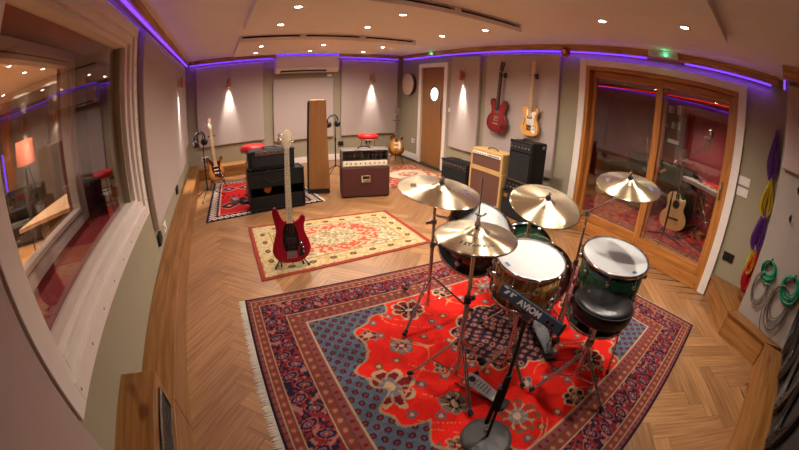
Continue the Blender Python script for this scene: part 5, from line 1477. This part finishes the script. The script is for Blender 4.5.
# emergency lamps, bell, switches, sockets
def emlamp(label, m, w, h, d):
    t = thing('emergency_lamp', label, 'emergency light', mtx=m, group='emergency lamps with a green light')
    obj('housing', bx(-w / 2, -d, 0, w / 2, 0, h), 'white', t, .008)
    obj('diffuser', bx(-w / 2 + .02, -d - .006, .01, w / 2 - .02, -d, h - .02), plain('clear_diffuser', srgb(210, 205, 200), .2), t, .004)
    obj('green_indicator', MB().at((.04, -d - .007, h * .35), rx=PI / 2).lathe([(.011, 0), (.009, .004), (.0001, .005)], 14), 'ledg', t)
    p = m @ Vector((.04, -d - .03, h * .35)); light('indicator_glow', 'POINT', p, .05, (.05, 1, .4), .01)
emlamp('white emergency lamp with a green light above the glass doors', RW @ Matrix.Translation((-.035, 1.28, 2.305)) @ Matrix.Rotation(-PI / 2, 4, 'Z'), .38, .075, .05)
emlamp('small emergency lamp with a green light above the brown door', RW @ Matrix.Translation((-.035, 5.95, 2.31)) @ Matrix.Rotation(-PI / 2, 4, 'Z'), .20, .06, .04)
t = thing('alarm_bell', 'round red alarm bell under the timber beam, left of the glass doors', 'alarm', mtx=RW @ Matrix.Translation((-.031, 2.70, 2.275)) @ Matrix.Rotation(-PI / 2, 4, 'Y'))
obj('dome', MB().lathe([(.072, 0), (.075, .01), (.068, .03), (.045, .048), (.0001, .054)], 36), plain('signal_red', srgb(150, 34, 28), .35), t)
obj('centre_disc', MB().at((0, 0, .048)).lathe([(.03, 0), (.03, .008), (.0001, .009)], 24), 'cream', t)
def plate(name, label, m, w, h, d, mat, cat, extra=None):
    t = thing(name, label, cat, mtx=m)
    obj('face_plate', bx(-w / 2, -d, -h / 2, w / 2, 0, h / 2), mat, t, .003)
    for (x, z, w2, h2) in extra or []: obj('rocker' if 'switch' in name else 'socket_hole', bx(x - w2 / 2, -d - .003, z - h2 / 2, x + w2 / 2, -d, z + h2 / 2), 'black' if 'socket' in name else 'white', t, .001)
RWr = lambda y, z, x=.05: RW @ Matrix.Translation((x, y, z)) @ Matrix.Rotation(-PI / 2, 4, 'Z')
plate('light_switch', 'upper of two white switch plates right of the glass doors', RWr(.165, 1.275), .145, .085, .012, 'white', 'switch', [(-.035, 0, .02, .035), (.035, 0, .02, .035)])
plate('light_switch', 'lower of two white switch plates right of the glass doors', RWr(.165, 1.165), .145, .085, .012, 'white', 'switch', [(-.035, 0, .02, .035), (.035, 0, .02, .035)])
plate('light_switch', 'small white switch between the brown door and the wall light panel', RWr(5.385, 1.22), .085, .085, .012, 'white', 'switch', [(0, 0, .02, .035)])
plate('wall_socket', 'black double socket low on the wall by the glass doors', RWr(.12, .49), .145, .09, .014, 'black', 'socket', [(-.035, 0, .03, .03), (.035, 0, .03, .03)])
LW = lambda y, z: Matrix.Translation((LX, y, z)) @ Matrix.Rotation(PI / 2, 4, 'Z')
plate('wall_socket', 'black socket box under the window, nearest of those on the left wall', LW(3.12, .40), .15, .10, .03, 'black', 'socket', [(-.035, 0, .03, .03), (.035, 0, .03, .03)])
plate('wall_socket', 'white socket between the two black ones on the left wall', LW(3.54, .36), .145, .09, .012, 'white', 'socket', [(-.035, 0, .03, .03)])
plate('wall_socket', 'black socket box low on the left wall, furthest along', LW(4.90, .40), .15, .10, .03, 'black', 'socket', [(-.035, 0, .03, .03), (.035, 0, .03, .03)])
BW = lambda x, z: Matrix.Translation((x, BY, z))
plate('wall_socket', 'white double socket low on the rear wall behind the sunburst guitar', BW(-.38, .36), .15, .09, .012, 'white', 'socket', [(-.035, 0, .03, .03), (.035, 0, .03, .03)])
plate('wall_socket', 'black socket box low on the rear wall behind the maroon amplifier', BW(2.62, .36), .12, .09, .03, 'black', 'socket')
plate('wall_socket', 'black socket box low on the rear wall behind the plywood screen', BW(1.05, .36), .12, .09, .03, 'black', 'socket')
plate('wall_socket', 'white double socket by the brown door near the honey guitar', RWr(6.75, .42), .145, .09, .012, 'white', 'socket', [(-.035, 0, .03, .03), (.035, 0, .03, .03)])
plate('wall_socket', 'black socket on the rear wall beside the honey guitar body', BW(3.28, .36), .12, .09, .03, 'black', 'socket')

# cable coils and bundles
def hook(label, m):
    t = thing('cable_hook', label, 'hook', mtx=m, group='black cable hooks')
    obj('hook_plate', bx(-.008, -.006, -.03, .008, 0, .03), 'rubber', t)
    obj('prong', MB().path([(0, -.006, .0), (0, -.05, -.004), (0, -.058, .02)], .005), 'rubber', t)
def coil(label, m, r, n, col, seed, squash=1.0, wire=.0045, cat='cable', group='cables hung on hooks', spread=.02, name='cable_coil', depth=.035):
    rng = random.Random(seed)
    mb = MB(); pts = []
    for k in range(n):
        rr = r * rng.uniform(1 - spread * 4, 1 + spread * 3); ox, oz = rng.uniform(-.01, .01), rng.uniform(-.012, .012); oy = -.012 - rng.random() * depth
        ph = rng.uniform(-.4, .4)
        for i in range(22):
            a = 2 * PI * i / 22 + PI / 2
            pts.append((ox + rr * math.cos(a) * (1 if squash >= 1 else squash), oy + .006 * math.sin(a * 2 + ph), oz - rr * (1 - math.sin(a)) * (1 if squash <= 1 else 1)))
    mb.path(pts, wire, 6)
    o = obj(name, mb, col, None, 0, m)
    return tag(o, label, cat, group)
green = plain('green_cable', srgb(0, 128, 88), .4, var=.1); brown = plain('grey_brown_cable', srgb(96, 84, 76), .5); greyc = plain('grey_cable', srgb(70, 66, 64), .4)
def PX(lx, z): return PM @ Matrix.Translation((lx, -.001, z))
hook('black hook above the left green coil', PX(.16, .80)); hook('black hook above the right green coil', PX(.47, .80)); hook('empty black hook high on the pillar', PX(.22, 1.20)); hook('black hook just under the high pillar panel', PX(.24, 1.44))
coil('bright green cable coil hanging low on the pillar, nearer the glass doors', PX(.165, .80), .075, 9, green, 1, wire=.006, spread=.06)
coil('bright green cable coil on the pillar, further from the glass doors', PX(.46, .81), .10, 10, green, 2, wire=.006, spread=.06)
coil('brown cable loops hanging beneath the left green coil', PX(.14, .69), .14, 4, brown, 3, squash=.6, wire=.004)
coil('grey cable loops hanging under the right green coil', PX(.40, .70), .20, 6, brown, 4, squash=.62, wire=.005, spread=.08)
coil('dark grey cable coil at the far right, level with the hooks', PX(.60, 1.22), .13, 6, greyc, 5, wire=.006, spread=.06)
def bundle(label, y, ztop, h, col, seed, x=.045, wdt=.075, name='cable_bundle', n=22):
    rng = random.Random(seed); mb = MB()
    for k in range(n):
        o_ = rng.uniform(-.5, .5); d = -.01 - rng.random() * .05
        hh = h * rng.uniform(.86, 1.0); w2 = wdt * rng.uniform(.25, 1.0); cx = o_ * .03
        pts = [(cx * .4, d, 0), (cx - w2 * .5, d, -hh * .3), (cx - w2, d, -hh * .75), (cx - w2 * .4, d, -hh), (cx + w2 * .4, d, -hh), (cx + w2, d, -hh * .75), (cx + w2 * .5, d, -hh * .3), (cx * .4, d - .004, -.004)]
        mb.path(smooth_open(pts, 4), .0055, 5)
    o = obj(name, mb, col, None, 0, RW @ Matrix.Translation((x, y, ztop)) @ Matrix.Rotation(-PI / 2, 4, 'Z'))
    return tag(o, label, 'cable', 'coloured cable bundles hung beside the pillar')
pur = plain('purple_cable', srgb(84, 32, 112), .45, var=.1); yel = plain('yellow_cable', srgb(176, 150, 20), .45, var=.1); redc = plain('red_cable', srgb(176, 18, 32), .45, var=.1)
bundle('upper purple cable bundle hanging above the yellow one', -.15, 1.88, .48, pur, 1)
bundle('upper yellow cable bundle, between the two purple ones', -.155, 1.42, .40, yel, 2)
bundle('lower purple cable bundle, below the upper yellow one', -.16, 1.10, .42, pur, 3)
bundle('lower yellow cable bundle partly behind the red one', -.165, .74, .30, yel, 4, wdt=.04)
bundle('red cable bundle hanging lowest beside the pillar', -.21, .70, .43, redc, 5)
# black cables on the near wall
blk = plain('black_cable', srgb(30, 27, 25), .35, var=.3, sc=60); 
def nearcoil(label, x, z, r, n, col, seed, sq=1.0):
    r = .31; n = 30; z = .97
    coil(label, Matrix.Translation((x, NY, z)) @ Matrix.Rotation(PI, 4, 'Z'), r, n, col, seed, squash=sq, wire=.0075, spread=.03, depth=.03)
nearcoil('thick bunch of black cable loops hanging over the near ledge, by the pillar', 2.90, 1.0, .33, 26, blk, 21, .55)
nearcoil('black and grey cable loops on the near wall, second from the pillar', 2.55, 1.02, .34, 26, blk, 22, .5)
nearcoil('third bunch of black cable loops along the near wall', 2.18, 1.02, .34, 26, greyc, 23, .5)
nearcoil('black cable loops nearest the camera on the near wall', 1.81, 1.02, .34, 26, blk, 24, .5)

# ================================================================== CEILING LAMPS
def downlight(label, loc):
    t = thing('ceiling_downlight', label, 'ceiling light', loc, 0, 'recessed ceiling downlights')
    obj('rim', MB().lathe([(.030, -.0005), (.044, -.0005), (.044, -.004), (.030, -.006), (.030, -.0005)], 32, caps=False), 'trimw', t)
    obj('lamp_face', MB().lathe([(.0299, -.0035), (.0299, -.001)], 24), 'lamp', t)
    return t
rowA = ['rear left', 'rear middle', 'rear right', 'front left', 'front middle', 'front right']
first = None
def put(label, x, y, z, e=13.0):
    global first
    if first is None: first = downlight(label, (x, y, z))
    else: dup(first, label, (x, y, z))
    light('downlight_lamp', 'SPOT', (x, y, z - .012), e, (1, .88, .77), .03, (x, y, 0), 158, 1.0)
xs = (.64, 1.62, 2.64); LP = (23.0, 40.0)
for (y, z, nm) in ((6.2, 2.298, 'far ceiling panel'), (3.70, 2.298, 'middle ceiling panel'), (1.38, 2.302, 'near ceiling panel')):
    y2 = {6.2: 5.38, 3.70: 2.90, 1.38: .66}[y]
    for row, yy in (('far row', y), ('near row', y2)):
        for k, x in enumerate(xs):
            x_ = x if y > 2 else min(x, 2.52)
            put('round downlight in the %s of the %s, %s of three' % (row, nm, ('leftmost', 'middle', 'rightmost')[k]), x_, yy, z, (4.0, 38.0, 56.0)[k] if yy < 2 else (29.0, 50.0, 52.0)[k])

# LED wash (the strips' light on the wall under the beam)
def ledwash(a, b, z, e, nrm):
    a = Vector((*a, z)); b = Vector((*b, z)); c = (a + b) / 2; L_ = (b - a).length
    l = bpy.data.lights.new('led_wash', 'AREA'); l.shape = 'RECTANGLE'; l.size = L_; l.size_y = .012; l.energy = e; l.color = (.22, .06, 1)
    o = bpy.data.objects.new('led_wash', l); COL.objects.link(o)
    x = (b - a).normalized(); n_ = Vector(nrm).normalized(); zz = -n_; y = zz.cross(x)
    m = Matrix((x, y, zz)).transposed().to_4x4(); m.translation = c; o.matrix_world = m
ledwash((-.665, .2), (-.665, 7.2), 2.274, 1.5, (-.5, 0, -1)); ledwash((-.6, 7.285), (3.95, 7.285), 2.274, 1.5, (0, .5, -1))
a_ = RW @ Vector((.0, -.05, 0)); b_ = RW @ Vector((.0, 7.2, 0)); ledwash((a_.x, a_.y), (b_.x, b_.y), 2.274, 1.8, (.5, 0, -1))

# ================================================================== THE BOOTH BEHIND THE GLASS DOORS
BZ = .17
mb = MB(); mb.box(4.10, -1.6, BZ - .05, 7.8, 4.9, BZ)
struct('floor_booth', mb, wood('booth_floor', srgb(150, 96, 52), srgb(196, 142, 88), (1, 12, 1), 2.2, .35))
struct('ceiling_booth', bx(4.10, -1.6, CZ + .02, 7.8, 4.9, CZ + .1), 'ceil')
mb = MB(); mb.prism([Vector((5.35, -.05)), Vector((7.25, 4.6)), Vector((7.35, 4.6)), Vector((5.45, -.05))], BZ, CZ + .02)
struct('wall_booth_far', mb, 'burgwall')
struct('wall_booth_right', bx(4.06, -.15, BZ, 5.5, -.05, CZ + .02), 'burgwall')
struct('wall_booth_left', bx(4.18, 4.6, BZ, 7.4, 4.7, CZ + .02), 'burgwall')
BD = Vector((7.25 - 5.35, 4.65, 0)).normalized(); BM = Matrix(((BD.x, -BD.y, 0, 5.35), (BD.y, BD.x, 0, -.05), (0, 0, 1, 0), (0, 0, 0, 1)))  # x along far wall, +y out of it toward the doors
o = obj('led_strip', bx(.05, .01, 2.112, 4.9, .02, 2.12), 'ledr', None, 0, BM); tag(o, 'red LED line high on the booth wall behind the glass doors', 'led strip')
t = obj('booth_shelf', MB(), 'black') if False else None
# booth rug
def boothrug(x, y, W, L):
    e = np.minimum(np.minimum(x, W - x), np.minimum(y, L - y))
    img = np.zeros(x.shape + (3,)); img[:] = rgb(158, 60, 52)
    n = vnoise(x * 20, y * 20, 1); n2 = vnoise(x * 44, y * 44, 2)
    img[n > .6] = rgb(178, 92, 76); img[n2 > .7] = rgb(120, 84, 84); img[n < .25] = rgb(132, 46, 46)
    m = e < .15; img[m] = rgb(120, 62, 60); img[m & (n2 > .6)] = rgb(160, 110, 96)
    return img
me = rug_mesh('booth_rug', [(4.25, .35), (5.25, .45), (5.75, 2.75), (4.30, 2.95)], BZ, 1.25, 2.5, .014, boothrug)
o = bpy.data.objects.new('booth_rug', me); COL.objects.link(o); tag(o, 'faded red rug on the booth floor behind the glass doors', 'rug')
# sofa
t = thing('sofa', 'black leather sofa in the booth behind the acoustic guitar', 'sofa', (5.62, 1.87, BZ + .012), R_(-90 + -16))
lea = plain('black_leather', srgb(24, 24, 26), .3, var=.3, sc=14, bmp=.5)
obj('base', MB().box(-.85, -.35, .06, .85, .38, .30), lea, t, .04, seg=3)
for s in (-1, 1):
    obj('arm', MB().box(s * .85 - .1, -.38, .05, s * .85 + .1, .38, .58), lea, t, .07, seg=4)
    obj('seat_cushion', MB().box(s * .375 - .37, -.38, .29, s * .375 + .37, .22, .45), lea, t, .05, seg=3)
    obj('back_cushion', MB().box(s * .375 - .37, .12, .42, s * .375 + .37, .40, .84), lea, t, .08, seg=4)
    obj('foot', MB().tube((s * .8, -.3, 0), (s * .8, -.3, .07), .02), 'steel', t)
# acoustic guitar on a small stand
spruce = wood('spruce_top', srgb(222, 180, 116), srgb(236, 200, 140), (12, 1, 12), 3, .3, coat=.6)
guitar('aco', 'acoustic_guitar', 'pale acoustic guitar standing in the booth behind the glass doors', guitar_mtx((4.715, 1.13, BZ + .10), R_(-160), R_(12), R_(0)), spruce, 'rosewd', 'rosewd', 'rosewd')
gs = guitar_stand('low black stand under the acoustic guitar in the booth', 4.75, 1.142, R_(-160), cz=.07); gs.location.z = BZ + .012
# mic stand with boom
t = thing('microphone_stand', 'black boom microphone stand in the booth in front of the acoustic guitar', 'stand', (4.27, 1.10, BZ + .011))
obj('pole', MB().tube((0, 0, .10), (0, 0, 1.0), .009).tube((0, 0, .10), (0, 0, .55), .013), 'black', t)
for k in range(3):
    a = k * 2 * PI / 3 + 1.2
    obj('leg', MB().path([(0, 0, .14), (.33 * math.cos(a), .33 * math.sin(a), .01)], .008), 'black', t)
obj('boom', MB().tube((.03, .22, .84), (.05, -.30, 1.26), .007), 'black', t)
obj('boom_clutch', MB().sphere((.01, .04, .99), .03, 12), 'chrome', t)
obj('counterweight', MB().tube((.03, .24, .825), (.03, .17, .88), .022), 'chrome', t)
t = thing('microphone', 'chrome studio microphone in a spider mount in the booth', 'microphone', (4.32, .79, BZ + 1.30), 0); t.scale = (1.35, 1.35, 1.35); t.location = (4.33, .74, BZ + 1.36)
obj('body', MB().at((0, 0, 0), rx=.15).lathe([(.0001, -.09), (.022, -.085), (.024, .0), (.024, .01)], 20), 'chrome', t)
obj('grille_head', MB().at((0, 0, 0), rx=.15).lathe([(.024, .01), (.027, .03), (.027, .08), (.018, .10), (.0001, .105)], 20), 'steel', t)
for k in range(4):
    a = k * PI / 2
    obj('mount_bar', MB().path([(.05 * math.cos(a), .05 * math.sin(a), -.09), (.03 * math.cos(a), .03 * math.sin(a), -.02), (.055 * math.cos(a), .055 * math.sin(a), .04)], .004), 'chrome', t)
obj('mount_ring', MB().path([(.052 * math.cos(PI * k / 12), .052 * math.sin(PI * k / 12), .03) for k in range(24)], .004, 6, closed=True), 'chrome', t)
# stool and keyboard in the booth
dup(st, 'red-topped chrome bar stool in the booth behind the glass doors', (5.25, .70, BZ + .012), .2)
t = thing('keyboard', 'long white keyboard on a folding stand in the booth, in front of the red stool', 'keyboard', (4.78, .72, BZ + .013), R_(58))
obj('casing', MB().box(-.50, -.11, .74, .50, .11, .79), plain('silver_grey_plastic', srgb(176, 172, 170), .4), t, .006)
mb = bx(-.47, -.10, .79, .47, .0, .797)
for k in range(26):
    if k % 7 not in (2, 6): mb.box(-.445 + k * .0352, -.045, .797, -.43 + k * .0352, 0, .804, 1)
obj('keys', mb, ['white', 'black'], t)
for s in (-1, 1):
    obj('leg', MB().tube((-s * .30, -.08, .74), (s * .30, -.12, .012), .011), 'chrome', t)
    obj('foot', MB().tube((s * .3, -.22, .012), (s * .3, .12, .012), .011), 'rubber', t)
# shelf with small things on the booth wall
t = thing('wall_shelf', 'dark shelf unit on the burgundy booth wall', 'shelf', mtx=BM @ Matrix.Translation((1.95, .015, 1.30)))
mb = MB(); mb.box(-.30, 0, 0, .30, .16, .02); mb.box(-.30, 0, .24, .30, .16, .26); mb.box(-.30, 0, .48, .30, .16, .50); mb.box(-.32, 0, 0, -.30, .16, .50); mb.box(.30, 0, 0, .32, .16, .50)
obj('frame', mb, plain('dark_violet_paint', srgb(60, 24, 48), .5), t, .002)
for k, (x, z, w_, h_) in enumerate(((-.2, .501, .10, .15), (.02, .501, .07, .12), (-.22, .261, .05, .12), (-.08, .261, .05, .10), (.15, .261, .12, .04), (-.1, .021, .2, .05))):
    t2 = thing('storage_box', ('tall white box left on top of the booth shelf', 'smaller white box on top of the booth shelf', 'narrow pale box on the middle booth shelf, left', 'narrow pale box on the middle booth shelf, second', 'flat pale box on the middle booth shelf', 'flat pale box on the bottom booth shelf')[k], 'box', mtx=BM @ Matrix.Translation((1.95 + x, .03, 1.30 + z)), group='small boxes on the booth shelf')
    obj('carton', bx(-w_ / 2, 0, 0.0005, w_ / 2, .10, h_), 'white', t2, .002); obj('lid', bx(-w_ / 2 - .002, -.002, h_, w_ / 2 + .002, .102, h_ + .01), 'trimw', t2)
light('booth_lamp', 'SPOT', (4.8, 1.2, 2.36), 52, (1, .82, .62), .04, (4.8, 1.2, 0), 120, .7)
light('booth_lamp', 'SPOT', (4.9, 2.8, 2.36), 24, (1, .82, .62), .04, (4.9, 2.8, 0), 120, .7)
for k, (x, y) in enumerate(((4.8, 1.2), (4.9, 2.8))):
    dup(first, ('downlight in the booth ceiling above the rug', 'downlight in the booth ceiling beyond the sofa')[k], (x, y, CZ + .02))

# ================================================================== THE CONTROL ROOM BEHIND THE WINDOW
struct('floor_control_room', bx(-6.2, -1.0, -.02, CX - .1, 6.4, 0), wood('control_floor', srgb(186, 130, 76), srgb(222, 172, 112), (1, 12, 1), 2.0, .3))
struct('ceiling_control_room', bx(-6.2, -1.0, 2.45, CX - .1, 6.4, 2.5), 'ceil')
struct('wall_control_room_far', bx(-6.2, 6.2, 0, CX - .1, 6.3, 2.45), plain('slate_wall', srgb(120, 112, 102), .8, var=.03, sc=5))
struct('wall_control_room_left', bx(-5.3, -1.0, 0, -5.2, 6.2, 2.45), plain('violet_grey_wall', srgb(150, 136, 150), .8, var=.03, sc=5))
o = obj('led_strip', bx(-4.90, 6.175, .40, -4.875, 6.195, 1.50), 'led', None, 0); tag(o, 'vertical purple LED strip in the control room', 'led strip')
mb = MB(); mb.box(-4.75, 6.05, 0, -4.55, 6.199, 2.44)
struct('trim_10', mb, 'oakZ')
for k, x in enumerate((-3.3, -4.15)):
    m = wallmtx((x, 6.199, 1.9), (0, -1, 0)); dup(bpy.data.objects['wall_light'], ('copper light right on the far wall of the control room', 'copper light left on the far wall of the control room')[k], mtx=m)
    light('wall_light_lamp', 'SPOT', m @ Vector((0, .075, -.06)), 9, (1, .85, .66), .018, m @ Vector((0, .055, -1)), 60, .5)
    light('wall_light_lamp', 'SPOT', m @ Vector((0, .075, .09)), 5, (1, .85, .66), .018, m @ Vector((0, .055, 1)), 60, .5)
t = thing('floor_lamp', 'tripod lamp with a salmon drum shade in the control room', 'lamp', (-3.35, 4.95, 0))
for k in range(3):
    a = k * 2 * PI / 3 + .5
    obj('leg', MB().tube((.03 * math.cos(a), .03 * math.sin(a), 1.2), (.32 * math.cos(a), .32 * math.sin(a), 0), .012), 'black', t)
obj('lamp_shade', MB().at((0, 0, 1.25)).lathe([(.19, 0), (.17, .36), (.168, .36), (.188, 0), (.19, 0)], 32, caps=False), plain('salmon_fabric', srgb(206, 120, 92), .9), t)
obj('bulb', MB().sphere((0, 0, 1.40), .04, 12), glow('warm_bulb', (1, .6, .4, 1), 4), t)
t = thing('sofa', 'dark leather sofa at the far end of the control room', 'sofa', (-4.15, 5.35, 0), R_(8))
obj('base', MB().box(-.7, -.35, .06, .7, .38, .32), lea, t, .04); obj('backrest', MB().box(-.7, .15, .3, .7, .40, .85), lea, t, .07)
for s in (-1, 1): obj('arm', MB().box(s * .75 - .1, -.36, .05, s * .75 + .1, .38, .6), lea, t, .06)
t = thing('desk', 'studio desk with a pale wooden top beyond the window', 'desk', (-2.15, 3.85, 0), R_(0))
mb = MB().prism([Vector(p) for p in ((-.30, -.70), (.55, -.10), (.55, 1.1), (-.15, .75))], .72, .76)
obj('desk_top', mb, wood('desk_top_ash', srgb(206, 172, 128), srgb(228, 200, 160), (10, 1, 1), 2.0, .3), t, .004)
mb = MB().prism([Vector(p) for p in ((-.12, -.42), (.50, .0), (.50, 1.0), (-.05, .70))], 0, .719)
obj('pedestal', mb, plain('desk_dark', srgb(70, 56, 44), .5), t)
for (x, y, e) in ((-2.6, 2.0, 110), (-2.8, 4.2, 120), (-4.2, 3.2, 100), (-4.0, 5.2, 60)):
    light('control_room_lamp', 'SPOT', (x, y, 2.43), e, (1, .84, .66), .03, (x, y, 0), 125, .7)
    dup(first, {(-2.6): 'control room downlight nearest the window', (-2.8): 'control room downlight above the desk', (-4.2): 'control room downlight in the middle of its ceiling', (-4.0): 'control room downlight near the far sofa'}[x], (x, y, 2.45))

# ================================================================== soft fill that the many bounces of a pale room give
wd = bpy.data.worlds.new('world'); S.world = wd; wd.use_nodes = True
wd.node_tree.nodes['Background'].inputs[0].default_value = (.5, .38, .3, 1); wd.node_tree.nodes['Background'].inputs[1].default_value = .05
S.cycles.use_denoising = True
S.cycles.max_bounces = 14; S.cycles.diffuse_bounces = 9; S.cycles.glossy_bounces = 5; S.cycles.transparent_max_bounces = 12
S.cycles.caustics_reflective = False; S.cycles.caustics_refractive = False
S.cycles.sample_clamp_indirect = 4.0
S.view_settings.exposure = 1.07
bpy.context.view_layer.update()
